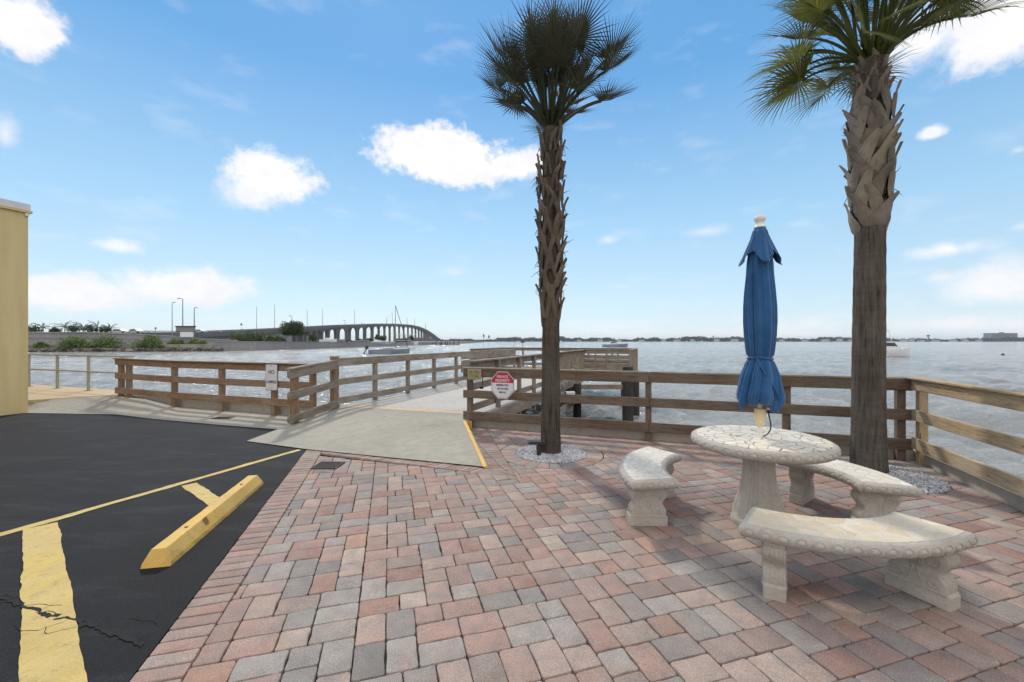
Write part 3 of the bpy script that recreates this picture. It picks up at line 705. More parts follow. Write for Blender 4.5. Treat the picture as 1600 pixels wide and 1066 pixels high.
# gravel beds
def gravel_bed(c,r,label,n,zc=-.004):
    m=MB()
    m.add([(c.x+cos(2*pi*k/40)*(r+.01),c.y+sin(2*pi*k/40)*(r+.01),-.016) for k in range(40)],[tuple(range(40))],col=(.16,.17,.18))
    oc=[(1,0,0),(-1,0,0),(0,1,0),(0,-1,0),(0,0,1),(0,0,-1)]; of=[(0,2,4),(2,1,4),(1,3,4),(3,0,4),(2,0,5),(1,2,5),(3,1,5),(0,3,5)]
    for i in range(n):
        a=random.uniform(0,2*pi); rr=r*sqrt(random.random())*.99; s=random.uniform(.007,.017); x,y=c.x+cos(a)*rr,c.y+sin(a)*rr
        z=zc+random.uniform(-.008,.012)+(.02*(1-rr/r)); R=Matrix.Rotation(random.uniform(0,6),3,Vector((random.random(),random.random(),random.random()+.01)).normalized())
        k=random.choice([.32,.42,.5,.56,.62]); t=random.uniform(-.02,.03)
        m.add([Vector((x,y,z))+R@Vector((p[0]*s*random.uniform(.8,1.4),p[1]*s*random.uniform(.6,1.1),p[2]*s*random.uniform(.5,.9))) for p in oc],of,col=(k-t,k,k+t*1.5+.02))
    o=m.build('gravel',M['gravel']); tag(o,label,'gravel',kind='stuff')
gravel_bed(GR1[0],.495,'white gravel ring around the slim palm by the pier ramp',6500)
gravel_bed(GR2[0],.615,'white gravel ring around the thick palm behind the stone benches',7000)

# ================================================================ FENCES
RT,RM,RB=1.10,.685,.30        # tops of the three rails
def rail_fence(name,label,posts,m,rails,thick=.045,psize=.092,h=1.06,ang=0,cap=True,group=None,zb=-.04,capm=None):
    """posts: list of base points; rails: list of (p0,p1,side,r0,r1) with p at z=0 level"""
    t=thing(name,label,'fence',posts[0],0,group)
    for p in posts:
        b=MB(); post(b,(p[0],p[1],p[2]+zb),psize,h-zb,ang); b.build('post',m,t)
    for (a,b_,side,r0,r1,hs) in rails:
        for hh,tall in zip(hs,(.142,.142,.148)):
            q=MB(); a2=Vector(a); b2=Vector(b_); a2.z+=hh; b2.z+=hh; board(q,a2,b2,thick,tall,r0,r1,side); q.build('rail',m,t)
        if cap:
            q=MB(); a2=Vector(a); b2=Vector(b_); a2.z+=hs[0]+.026; b2.z+=hs[0]+.026
            d=(b2-a2).normalized(); n=Vector((-d.y,d.x,0))
            board(q,a2,b2,.14,.024,0,0,Vector(side)*.35,ch=.004); q.build('cap_rail',capm or m,t)
    return t
H3=(1.072,RM,RB)
aE=atan2(E2.y,E2.x)
ff=rail_fence('wooden_fence','dark weathered three rail wooden fence across the seawall behind both palms',
    [PR+E2*.0, PR+E2*3.12, PR+E2*5.0, CN-E2*.12],M['wood_front'],
    [(PR-E2*.10,PR+E2*3.13,-D2*.07,0,0,H3),(PR+E2*3.134,CN-E2*.02,-D2*.07,0,0,H3)],ang=aE,capm=M['wood_pier'])
# right fence going towards the camera
rp=[CN+E2*.05-D2*.13, CN+E2*.05-D2*2.0, CN+E2*.05-D2*3.9, CN+E2*.05-D2*5.8]
rf_=rail_fence('wooden_fence','pale new three rail wooden fence on the right with sunlit yellow boards',rp,M['wood_new'],
    [(CN-D2*.09-E2*.02,CN-D2*3.9-E2*.02,Vector((0,0,0)),0,0,(1.085,RM+.01,RB+.03)),(CN-D2*3.904-E2*.02,CN-D2*6.6-E2*.02,Vector((0,0,0)),0,0,(1.085,RM+.01,RB+.03))],ang=aE)
aL=atan2(EL.y,EL.x)
lp=[lf(-2.03,.02)+Vector((0,0,.06)), lf(-1.72,.02)+Vector((0,0,.05)), g(273,638), g(347,644), g(429,650.5), lf(4.15)]
for p in lp[2:]: p.z=0
lrails=[(lf(-2.1,-.06)+Vector((0,0,.03)),lf(.04,-.06),(0,0,0),0,0,(1.10,.755,.39)),
        (lf(.044,-.06),lf(4.25,-.06),(0,0,0),0,0,(1.10,.755,.385))]
fl=rail_fence('wooden_fence','brown three rail wooden fence on the left carrying the white NO sign',lp,M['wood_left'],lrails,ang=aL,psize=.10,h=1.09)
# ramp fence: from the rounded board ends to the pier
aD=atan2(D.y,D.x)
pb0=g(460,665,.02); pb1=Vector((PL.x,PL.y,RZ-.02))
rs=(pb1-pb0); rs.z=0; rs.normalize()
s0=pb0-rs*.22; s0.z=.0
rt=thing('wooden_fence','short sloping three rail wooden fence with rounded board ends beside the concrete ramp','fence',pb0)
b=MB(); post(b,(pb0.x,pb0.y,-.04),.11,1.06,aD); b.build('post',M['wood_left'],rt)
for hh,tall in ((1.055,.16),(.66,.15),(.235,.15)):
    q=MB(); board(q,Vector((s0.x,s0.y,hh)),Vector((pb1.x,pb1.y,hh+.10)),.045,tall,.06,0,Vector((.055,-.03,0))); q.build('rail',M['wood_pier'],rt)
q=MB(); board(q,Vector((s0.x+.02,s0.y+.02,1.088)),Vector((pb1.x,pb1.y,1.19)),.13,.034,0,0,Vector((.03,-.01,0))); q.build('cap_rail',M['wood_pier'],rt)

# ================================================================ PIER
pier=thing('fishing_pier','grey weathered wooden fishing pier with railings running out to a wide end platform','pier',(PL+PR)/2)
def P(s,t,z=0): return PR+D*t-E*s+Vector((0,0,z))        # s: metres left of the right rail line, t: out from shore
WID=(PL-PR).dot(-E)
tL0=(PL-PR).dot(D)
tA=(Vector((3.1,18.0,0))-PR).dot(D)
DZ=RZ+.01
m=MB(); slab(m,ccw([XY(P(-.04,.62)),XY(P(-.04,tA+.06)),XY(P(WID+.04,tA+.06)),XY(P(WID+.04,tL0+.5))]),DZ-.16,DZ+.0); m.build('deck',M['concrete_deck'],pier)
TR=-1.94; TLs=5.4; TD=4.1      # T-head extents
m=MB()
for k in range(28):
    a=tA+.08+k*.146; slab(m,ccw([XY(P(TR,a)),XY(P(TR,a+.138)),XY(P(TLs,a+.138)),XY(P(TLs,a))]),DZ-.045,DZ)
m.build('platform_deck',M['wood_pier'],pier)
m=MB(); board(m,P(TR-.02,tA+.05,DZ-.05),P(TLs,tA+.05,DZ-.05),.06,.26); m.build('platform_beam',M['wood_pier'],pier)
for s_,ts in ((-.07,.55),(WID+.07,tL0+.3)):
    m=MB(); board(m,P(s_,ts,DZ-.02),P(s_,tA+.0,DZ-.02),.05,.26); m.build('side_beam',M['wood_pier'],pier)
for (s_,t_) in ((.2,3.2),(WID-.25,3.6),(.2,6.2),(WID-.25,6.5),(.2,9.0),(WID-.25,9.2),(TR+.25,tA+.3),(TR+.25,tA+3.7),(.3,tA+.3),(3,tA+.3),(TLs-.2,tA+.3),(TLs-.2,tA+3.7),(1.2,tA+3.7)):
    m=MB(); lathe(m,[(.15,-3),(.15,-.9),(.14,DZ-.18)],P(s_,t_),12); m.build('piling',M['wood_wet'],pier,smooth=False,auto=40)
def prail(p0,p1,hs=(1.02,.62,.22),mat_=None,side=(0,0,0)):
    for hh in hs:
        q=MB(); board(q,p0+Vector((0,0,hh)),p1+Vector((0,0,hh)),.042,.135,0,0,side); q.build('rail',mat_ or M['wood_pier'],pier)
    q=MB(); board(q,p0+Vector((0,0,hs[0]+.034)),p1+Vector((0,0,hs[0]+.034)),.14,.033,0,0,(0,0,0),ch=.004); q.build('cap_rail',mat_ or M['wood_pier'],pier)
def ppost(p,h=1.02,s=.09,z0=-.2): b=MB(); post(b,p+Vector((0,0,z0)),s,h-z0,aD); b.build('post',M['wood_pier'],pier)
# left railing
b=MB(); post(b,(PL.x,PL.y,-.04),.13,1.30,aD); b.build('post',M['wood_left'],pier)
z=Vector((0,0,DZ))
lt=[1.3,2.65,4.0,5.4,6.8,8.2,9.6]
for t_ in lt: ppost(P(WID,tL0+t_)+z)
prail(P(WID,tL0)+z,P(WID,tL0+4.9)+z,side=E*.06); prail(P(WID,tL0+4.904)+z,P(WID,tA)+z,side=E*.06)
for hh in (.83,.60,.40):
    q=MB(); board(q,P(WID-.09,tL0+5.6,DZ+hh+.16),P(WID-.09,tA-.2,DZ+hh+.16),.03,.20); q.build('kick_board',M['wood_pier'],pier)
# right railing
rtt=[1.35,2.7,3.9,5.1,6.3]
for t_ in rtt: ppost(P(0,t_)+z,z0=-.45)
prail(P(.02,.12)+z,P(0,6.4)+z,side=-E*.06)
q=MB(); board(q,P(0,6.404,DZ+1.055),P(0,tA,DZ+1.055),.14,.035); q.build('cap_rail',M['wood_pier'],pier)
q=MB(); board(q,P(0,6.404,DZ+1.018),P(0,tA,DZ+1.018),.04,.09,side=-E*.05); q.build('rail',M['wood_pier'],pier)
q=MB(); board(q,P(0,6.404,DZ+.16),P(0,tA,DZ+.16),.04,.09,side=-E*.05); q.build('rail',M['wood_pier'],pier)
for k in range(31):
    b=MB(); post(b,P(0,6.5+k*.145,DZ-.1),.038,1.11,aD); b.build('baluster',M['wood_pier'],pier)
# platform rails: near right, right side, far, left side, near left
A_=P(0,tA);B_=P(TR,tA);C_=P(TR,tA+TD);D_=P(TLs,tA+TD);E_=P(TLs,tA);F_=P(WID,tA)
prail(A_+z,B_+z); prail(C_+z,D_+z); prail(D_+z,E_+z); prail(F_+z,E_+z)
q=MB(); board(q,B_+Vector((0,0,DZ+1.055)),C_+Vector((0,0,DZ+1.055)),.14,.035); q.build('cap_rail',M['wood_pier'],pier)
for k in range(27):
    b=MB(); post(b,P(TR,tA+.12+k*.148,DZ-.1),.04,1.12,aD); b.build('baluster',M['wood_pier'],pier)
for k in range(7): ppost(P(TR+k*(TLs-TR)/6,tA+TD)+z)
for k in range(3): ppost(P(WID+(TLs-WID)*k/2,tA)+z); ppost(P(TLs,tA+.05+TD*k/2)+z)
ppost(A_+z,s=.1); ppost(B_+z,s=.1)
# four slatted seat backs against the near rail
for k in range(4):
    s_=-.06-k*.47
    for hh,tall in ((.98,.10),(.82,.11),(.65,.11),(.48,.24)):
        q=MB(); board(q,P(s_,tA-.04,DZ+hh),P(s_-.44,tA-.04,DZ+hh),.03,tall); q.build('seat_slat',M['wood_pier'],pier)
    b=MB(); post(b,P(s_-.46,tA-.05,DZ-.05),.07,1.05,aD); b.build('post',M['wood_pier'],pier)

# ---- low boat dock beside the pier
dock=thing('boat_dock','low grey boat landing on dark pilings beside the pier under the railing','dock',P(-1.2,7.0,WZ))
dz=-.30; m=MB()
d0=gy(893,13.4,z=dz); d1=gy(987,13.4,z=dz)
for k in range(8):
    y0=12.9+k*.155; m.add([],[])
    board(m,Vector((d0.x-.2,y0,dz)),Vector((d1.x,y0,dz)),.145,.05)
m.build('deck',M['wood_pier'],dock)
for (px,Y,top,r) in ((902,14.2,.12,.14),(981,12.9,.78,.17),(993,14.4,.3,.13)):
    m=MB(); lathe(m,[(r,-3),(r,-.8),(r*.95,top)],((px-800)/F*Y,Y,0),14); m.build('piling',M['wood_wet'],dock,auto=40)
m=MB(); board(m,gy(905,14.9,z=.02),gy(980,14.9,z=.02),.06,.17); m.build('beam',M['wood_pier'],dock)
m=MB(); board(m,P(-.12,4.6,-.34),P(-.12,8.2,-.34),.05,.2); board(m,P(-.45,5.0,-.40),P(-.45,8.2,-.34),.05,.2); m.build('gangway',M['wood_pier'],dock)
for k in range(7):
    m=MB(); p=P(-.14,6.0+k*.34,-.25+k*.07); tube(m,[p,p+Vector((.0,0,.42)),p+Vector((.10,0,.50)),p+Vector((.22,0,.42)),p+Vector((.22,0,.2))],.014,6); m.build('ladder_rung',M['metal'],dock,smooth=True)
bx=gy(891,13.2,z=dz); m=MB(); slab(m,[(bx.x-.13,bx.y-.12),(bx.x+.13,bx.y-.12),(bx.x+.13,bx.y+.12),(bx.x-.13,bx.y+.12)],dz,dz+.24); slab(m,[(bx.x-.14,bx.y-.13),(bx.x+.14,bx.y-.13),(bx.x+.14,bx.y+.13),(bx.x-.14,bx.y+.13)],dz+.242,dz+.27)
tag(m.build('storage_box',M['white']),'small white lidded storage box standing on the low boat landing','box')
# white boat bow moored behind the landing
# ================================================================ METAL RAILING on the promenade
mr=thing('metal_railing','beige metal pipe railing along the tan promenade by the yellow building','railing',(-9.9,10.75,PZ))
zp=PZ+.012
for k in range(8):
    p=r0+RD*(.35+k*1.52) if False else r0+RD*(.35+k*1.50); m=MB(); b_=m; post(m,(p.x,p.y,zp),.055,.95,atan2(RD.y,RD.x),ch=.004); m.build('post',M['metal'],mr)
    m=MB(); box(m,(p.x,p.y,zp+.008),(.13,.13,.014),atan2(RD.y,RD.x)); m.build('base_plate',M['metal'],mr)
for zz in (.955,.52):
    m=MB(); tube(m,[r0+RD*-.1+Vector((0,0,zp+zz)),r0+RD*13+Vector((0,0,zp+zz))],.024,8); m.build('rail',M['metal'],mr,smooth=True)
p=lf(-1.88,.1); m=MB(); post(m,(p.x,p.y,1.34),.10,.045,aL); box(m,(p.x,p.y,1.335),(.16,.12,.015),aL); tag(m.build('post_cap',M['metal']),'small metal cap fitting on the left end of the brown fence','fitting')

# ================================================================ BUILDING
bc=Vector((-10.7,9.2,0)); bd=thing('yellow_building','pale yellow stucco building with white coping at the left edge','building',bc)
m=MB(); pl=[bc,bc-E*12,bc-E*12-D*16,bc-D*16]; slab(m,ccw([XY(v) for v in pl]),-.04,4.40); m.build('wall',M['stucco'],bd)
o=.05; pl=[bc+E*o+D*o,bc-E*12+D*o,bc-E*12-D*16,bc-D*16+E*o]; m=MB(); slab(m,ccw([XY(v) for v in pl]),4.402,4.46); m.build('trim_band',M['stucco'],bd)
o=.03; pl=[bc+E*o+D*o,bc-E*12+D*o,bc-E*12-D*16,bc-D*16+E*o]; m=MB(); slab(m,ccw([XY(v) for v in pl]),4.461,4.60)
m.build('coping',flat('coping_grey',(.62,.62,.64),.7,var=.1),bd)
m=MB(); p=bc+E*.03-D*.03; box(m,(p.x,p.y,4.36),(.05,.05,.06)); m.build('gutter_bracket',M['white'],bd)

# ================================================================ SIGNS
def text_mesh(s,size,mt,parent,loc,rotz,name='lettering',bold=.0,sx=1):
    c=bpy.data.curves.new(name,'FONT'); c.body=s; c.size=size; c.align_x='CENTER'; c.align_y='CENTER'; c.extrude=.0008; c.offset=bold
    o=bpy.data.objects.new(name,c); COL.objects.link(o); bpy.context.view_layer.update()
    me=bpy.data.meshes.new_from_object(o.evaluated_get(bpy.context.evaluated_depsgraph_get())); bpy.data.objects.remove(o)
    me.materials.clear(); me.materials.append(mt); 
    R=Matrix.Rotation(rotz,4,'Z')@Matrix.Rotation(pi/2,4,'X')@Matrix.Diagonal((sx,1,1,1)); me.transform(Matrix.Translation(loc)@R)
    o=bpy.data.objects.new(name,me); COL.objects.link(o); o.parent=parent
    o.matrix_parent_inverse=Matrix.Translation(parent.location).inverted(); return o
def plate(poly,c,rz,t,mt,name,parent,off=0):
    """poly in sign plane (x right, z up); faces the camera side"""
    R=Matrix.Rotation(rz,3,'Z'); m=MB(); n=len(poly)
    vs=[Vector(c)+R@Vector((x,-off,z)) for x,z in poly]+[Vector(c)+R@Vector((x,-off-t,z)) for x,z in poly]
    m.add(vs,[tuple(reversed(range(n))),tuple(range(n,2*n))]+[(i,i+n,(i+1)%n+n,(i+1)%n) for i in range(n)]); return m.build(name,mt,parent)
def rrect(w,h,r,k=5):
    out=[]
    for (cx,cz,a0) in ((w/2-r,-h/2+r,-pi/2),(w/2-r,h/2-r,0),(-w/2+r,h/2-r,pi/2),(-w/2+r,-h/2+r,pi)):
        out+=[(cx+r*cos(a0+i*pi/2/k),cz+r*sin(a0+i*pi/2/k)) for i in range(k+1)]
    return out
signw=flat('sign_white',(.60,.61,.66),.4,var=.05); signb=flat('sign_black_ink',(.03,.035,.06),.5); signr=flat('sign_red',(.42,.012,.045),.4,var=.1); signf=flat('sign_edge',(.20,.13,.13),.6)
Yn=8.62; c=Vector(((424.5-800)/F*Yn,Yn,HC-(589.5-533)*Yn/F)); sg=thing('notice_sign','white rectangular NO DUMPING sign fixed to the brown left fence','sign',c)
w_=25*Yn/F; h_=41.5*Yn/F
plate(rrect(w_,h_,.03),c,aL,.006,signf,'border',sg); plate(rrect(w_-.022,h_-.022,.026),c,aL,.0035,signw,'face',sg,off=.0045)
R=Matrix.Rotation(aL,3,'Z')
text_mesh('NO',.115,signb,sg,c+R@Vector((0,-.0085,.105)),aL,sx=.9,bold=.002); text_mesh('DUMPING',.085,signb,sg,c+R@Vector((0,-.0085,-.10)),aL,sx=.72,bold=.002)
for dz_ in (.235,-.225):
    m=MB(); q=c+R@Vector((0,-.010,dz_)); tube(m,[q,q+R@Vector((0,-.005,0))],.008,8); m.build('bolt',M['iron'],sg)
# octagonal sign on the front fence
def onfront(px,py,off):
    k=(px-800)/F; n=D2; p0=PR-D2*off; Y=p0.dot(n)/(k*n.x+n.y); return Vector((k*Y,Y,HC-(py-533)*Y/F)),Y
c,Yo=onfront(785.5,602,.150); og=thing('octagonal_sign','red and white octagonal PRIVATE PROPERTY sign on the front fence','sign',c)
def octa(r,k=1.10): return [(r*cos(pi/8+i*pi/4)/cos(pi/8),r*k*sin(pi/8+i*pi/4)/cos(pi/8)) for i in range(8)]
r_=19.3*Yo/F; R=Matrix.Rotation(aE,3,'Z')
plate(octa(r_),c,aE,.006,signw,'border',og); plate(octa(r_-.010),c,aE,.0015,signb,'border_line',og,off=.0063)
oc=octa(r_-.016); plate(oc,c,aE,.0012,signw,'lower_face',og,off=.0079)
zc=.042; top=[Vector((x,z,0)) for x,z in oc]; top=clip(top,Vector((0,1,0)),zc); plate([(p.x,p.y) for p in top],c,aE,.0012,signr,'upper_face',og,off=.0092)
def ot(s,size,z_,mt,sx=.8): text_mesh(s,size,mt,og,c+R@Vector((0,-.0115,z_)),aE,sx=sx,bold=.001)
ot('PRIVATE',.066,.145,signw,.85); ot('PROPERTY',.066,.078,signw,.85); ot('MEMBERS ONLY',.046,.0,signb,.72); ot('NO ACCESS',.048,-.062,signb,.80); ot('KEEP OUT',.038,-.125,signb,.75)
# small olive sign board on post
c,Yp=onfront(741.5,585,.150); pg=thing('small_plaque','small faded olive and yellow notice plate on the end post of the front fence','sign',c)
ol=flat('faded_olive',(.25,.23,.12),.7,var=.3,sc=40); ol2=flat('olive_mark',(.10,.09,.04),.7)
plate(rrect(.265,.185,.008),c,aE,.006,flat('plaque_edge',(.33,.28,.24),.7),'border',pg); plate(rrect(.235,.155,.006),c,aE,.003,ol,'face',pg,off=.005)
text_mesh('FIRE',.05,ol2,pg,c+R@Vector((.045,-.0095,.035)),aE,sx=.9); text_mesh('HOSE',.045,ol2,pg,c+R@Vector((.02,-.0095,-.035)),aE,sx=.9)
mm=MB(); q=c+R@Vector((-.075,-.009,.02)); tube(mm,[q+R@Vector((cos(a)*.028,0,sin(a)*.034)) for a in [k*pi/8 for k in range(17)]],.004,6); mm.build('emblem',ol2,pg)
# light switch / padlock hanging hardware beside the post
q=gy(754,7.9,590); m=MB(); tube(m,[q+Vector((0,.0,.0)),q+Vector((0,0,-.16))],.008,6); box(m,q+Vector((-.02,0,-.19)),(.07,.05,.05)); tag(m.build('gate_latch',M['black']),'black gate latch hanging behind the end post of the front fence','latch')
# two drain grates
def grate(c,ang,w,l,label):
    t=thing('drain_grate',label,'drain grate',c); R=Matrix.Rotation(ang,3,'Z'); m=MB(); 
    def B(x,y,z,sx,sy,sz,mm): 
        p=Vector(c)+R@Vector((x,y,z)); box(mm,p,(sx,sy,sz),ang)
    B(0,0,.004,w,l,.004,m); m.build('pit',M['black'],t)
    m=MB()
    for s_ in(-1,1): B(s_*(w/2),0,.008,.018,l+.018,.012,m); B(0,s_*(l/2),.0085,w-.018,.018,.012,m)
    n=int(w/.022)
    for k in range(1,n): B(-w/2+k*w/n,0,.0095,.009,l-.018,.008,m)
    B(0,0,.0092,w-.02,.012,.009,m); B(0,l*.25,.0094,w-.02,.01,.008,m); B(0,-l*.25,.0094,w-.02,.01,.008,m)
    m.build('grid',M['iron'],t)
grate(g(513,728)+Vector((0,0,.0)),atan2(.0,1)+radians(0),.30,.27,'square rusty drain grate in the pavers at the foot of the ramp')
grate(g(349,654)+Vector((0,0,.006)),0,.34,.2,'small brown drain grate in the pale concrete by the left fence')

# ================================================================ WHEEL STOP
a=g(243,887); b=g(398,757); d=(b-a).normalized(); s=Vector((-d.y,d.x,0)); L=(b-a).length
prof=[(-.092,0),(-.088,.03),(-.045,.115),(.045,.115),(.088,.03),(.092,0)]
m=MB(); ns=24; vs=[]
for i in range(ns+1):
    u=i/ns*L; k=1.0; inn=0
    for (x,z_) in prof:
        p=a+d*(u+( .035*(z_/.115) if i==0 else (-.05*(z_/.115) if i==ns else 0)))+s*(x+random.gauss(0,.0012)); vs.append((p.x,p.y,max(0,z_)+random.gauss(0,.0008)*(z_>0)))
fs=[(i*6+k+1,i*6+k,(i+1)*6+k,(i+1)*6+k+1) for i in range(ns) for k in range(5)]+[(0,1,2,3,4,5),tuple(reversed(range(ns*6,ns*6+6)))]
m.add(vs,fs); ws=thing('wheel_stop','yellow painted concrete parking wheel stop lying on the black asphalt','wheel stop',a); m.build('kerb_block',M['stop'],ws)
for u in (.22,.8):
    m=MB(); p=a+d*(L*u)+Vector((0,0,.1145)); tube(m,[p,p+Vector((0,0,.004))],.012,10); m.build('anchor_pin',M['iron'],ws)
m=MB(); p0=a+d*(L*.30)
for k in range(9):
    u=p0+d*(k*.007+random.random()*.004); w0=.045+random.random()*.004; 
    q0=u-s*w0+Vector((0,0,.1158)); q1=u-s*(w0+.03-.002*k)+d*(-.01)+Vector((0,0,.115-.0285*2+.006*k)); q1=u-s*(.047+.028)+Vector((0,0,.061)); 
    m.add([q0,q0+d*.004,q1+d*.003-s*.001,q1-s*.001],[(0,1,2,3)])
m.build('scuff_mark',M['rubber'],ws)

# ================================================================ PALMS
def palm(base, ztop, zboot, rb, rt, label, mats, boots, fronds, lean=(0,0)):
    mb,mboot,mleaf=mats; t=thing('palm_tree',label,'palm tree',base); bx,by=base[0],base[1]
    def ctr(z): k=z/ztop; return Vector((bx+lean[0]*k*k,by+lean[1]*k*k,z))
    def rad(z):
        if z<zboot: k=z/zboot; return rb*(1+.10*math.exp(-z/.22))*(1-k)+rt*k
        return rt*1.02
    # smooth trunk
    m=MB(); nz=90; seg=40; vs=[]; rng=np.random.RandomState(int(bx*10)+5); ph=rng.uniform(0,6,8)
    zs=np.linspace(-.03,ztop-.05,nz)
    for z in zs:
        c=ctr(max(z,0)); 
        for k in range(seg):
            th=2*pi*k/seg; r=rad(max(z,0))*(1+.018*sin(3*th+ph[0]+z*.8)+.014*sin(7*th+ph[1]-z*1.7)+.010*sin(z*26+ph[2]+.5*sin(th*2))*(z<zboot)+rng.normal(0,.004))
            vs.append((c.x+r*cos(th),c.y+r*sin(th),z))
    fs=[(i*seg+k,i*seg+(k+1)%seg,(i+1)*seg+(k+1)%seg,(i+1)*seg+k) for i in range(nz-1) for k in range(seg)]; fs.append(tuple(range((nz-1)*seg,nz*seg)))
    m.add(vs,fs); m.build('trunk',mb,t,smooth=True)
    # leaf bases: inverted-V clasping legs joining into a stub
    m=MB()
    def ribbon(pts,ws,thick,outw):
        """pts world pts, ws half-widths, outw outward vectors -> closed curved strip"""
        n=len(pts); vs=[]; 
        for i,p in enumerate(pts):
            d=(pts[min(i+1,n-1)]-pts[max(i-1,0)]).normalized(); o=outw[i]; s=d.cross(o).normalized(); o2=s.cross(d).normalized(); w=ws[i]; h=thick*(.5 if i in(0,) else 1)
            vs+=[p-s*w-o2*h*.4,p-s*w*.55+o2*h*.8,p+s*w*.55+o2*h*.8,p+s*w-o2*h*.4]
        fs=[];uv=[];u=random.random()*5
        for i in range(n-1):
            for k in range(4): fs.append((i*4+k,i*4+(k+1)%4,(i+1)*4+(k+1)%4,(i+1)*4+k)); uv.append([(u+i*.1,k*.25+u),(u+i*.1,k*.25+.25+u),(u+i*.1+.1,k*.25+.25+u),(u+i*.1+.1,k*.25+u)])
        fs.append((3,2,1,0)); uv.append([(0,0)]*4); fs.append(tuple(range(n*4-4,n*4))); uv.append([(0,0)]*4)
        kq=random.uniform(.68,1.18); m.add(vs,fs,uv,col=(kq,kq*random.uniform(.94,1.0),kq*random.uniform(.86,1.0)))
    N=boots['n']; 
    for i in range(N):
        f=i/(N-1); z0=zboot-.02+(ztop-zboot-.0)*f**1.0; th=i*2.39996+random.gauss(0,.12)
        prof=boots['prof'](f); R=rt*prof; sp=boots['spread'](f); ln=boots['len'](f)*random.uniform(.8,1.2); w=boots['w'](f)*random.uniform(.85,1.15)
        tip=boots['tip'](f)*random.uniform(.55,1.35)
        def pt(dth,z,r): c=ctr(z); a=th+dth; return c+Vector((cos(a)*r,sin(a)*r,0)), Vector((cos(a),sin(a),0))
        if boots.get('diag') and f<.74:
            sg=random.choice((-1,1)); pts=[];ow=[];ws=[]; K=10; kk=random.uniform(.8,1.15)
            for k in range(K+1):
                u=k/K; e=max(0,(u-.55)/.45); p,o=pt(sg*sp*(u-.62)*kk,z0+ln*(u-.7),R-.012+.05*min(1,u*2.2)+.012*u+tip*e**1.7); pts.append(p); ow.append((o+Vector((0,0,-.5*e))).normalized()); ws.append(w*((1.08-.66*u**1.5) if u<.97 else .34)*(.45 if k==0 else (.85 if k==1 else 1)))
            ribbon(pts,ws,.013,ow); continue
        for sgn in (-1,1):
            pts=[];ow=[];ws=[]
            for k in range(6):
                u=k/5; p,o=pt(sgn*sp*(1-u)**.9,z0-ln*(1-u),R*1.0+.004+.030*u*u); pts.append(p); ow.append(o); ws.append(w*(.62+.25*u))
            ribbon(pts,ws,.018,ow)
        pts=[];ow=[];ws=[]; sl=boots['slant']*random.gauss(0,1)
        for k in range(5):
            u=k/4; p,o=pt(sl*u,z0-.03+(.05+tip*1.25)*u,R+.026+tip*.75*u**1.5); pts.append(p); ow.append(o); ws.append(w*(1.0-.36*u)*random.uniform(.92,1.08))
        ribbon(pts,ws,.020,ow)
    for i in range(boots.get('fib',0)):
        z0=zboot+(ztop-zboot)*random.random(); th=random.uniform(0,2*pi); f=(z0-zboot)/(ztop-zboot); R=rt*boots['prof'](f); c=ctr(z0); a=Vector((cos(th),sin(th),0)); p=c+a*(R+.02)
        q=p+Vector((random.gauss(0,.05),random.gauss(0,.05),random.uniform(-.18,.12)))+a*random.uniform(0,.04); tube(m,[p,(p+q)/2+a*.015,q],[.006,.004,.0015],4,col=(.8,.72,.6))
    m.build('leaf_base_sheath',mboot,t,auto=50)
    # fronds
    top=ctr(ztop)
    for i in range(fronds['n']):
        f=(i+.5)/fronds['n']; az=i*2.39996+random.gauss(0,.15)+fronds.get('az0',0); elev=fronds['el'](f)+random.gauss(0,fronds.get('jit',.09)); L=fronds['pl'](f)*random.uniform(.85,1.15); fan=fronds['fan']*random.uniform(.85,1.12)
        frond(t,top+Vector((cos(az)*.05,sin(az)*.05,-.12+.2*f)),az,elev,L,fan,mleaf,(fronds['droop'](f) if callable(fronds.get('droop')) else fronds.get('droop',.25)),fronds.get('nseg',46),fronds.get('tipdroop',.35),fronds.get('shade',(.8,1.15)),fronds.get('rise',0)*random.uniform(.5,1.1))
    return t
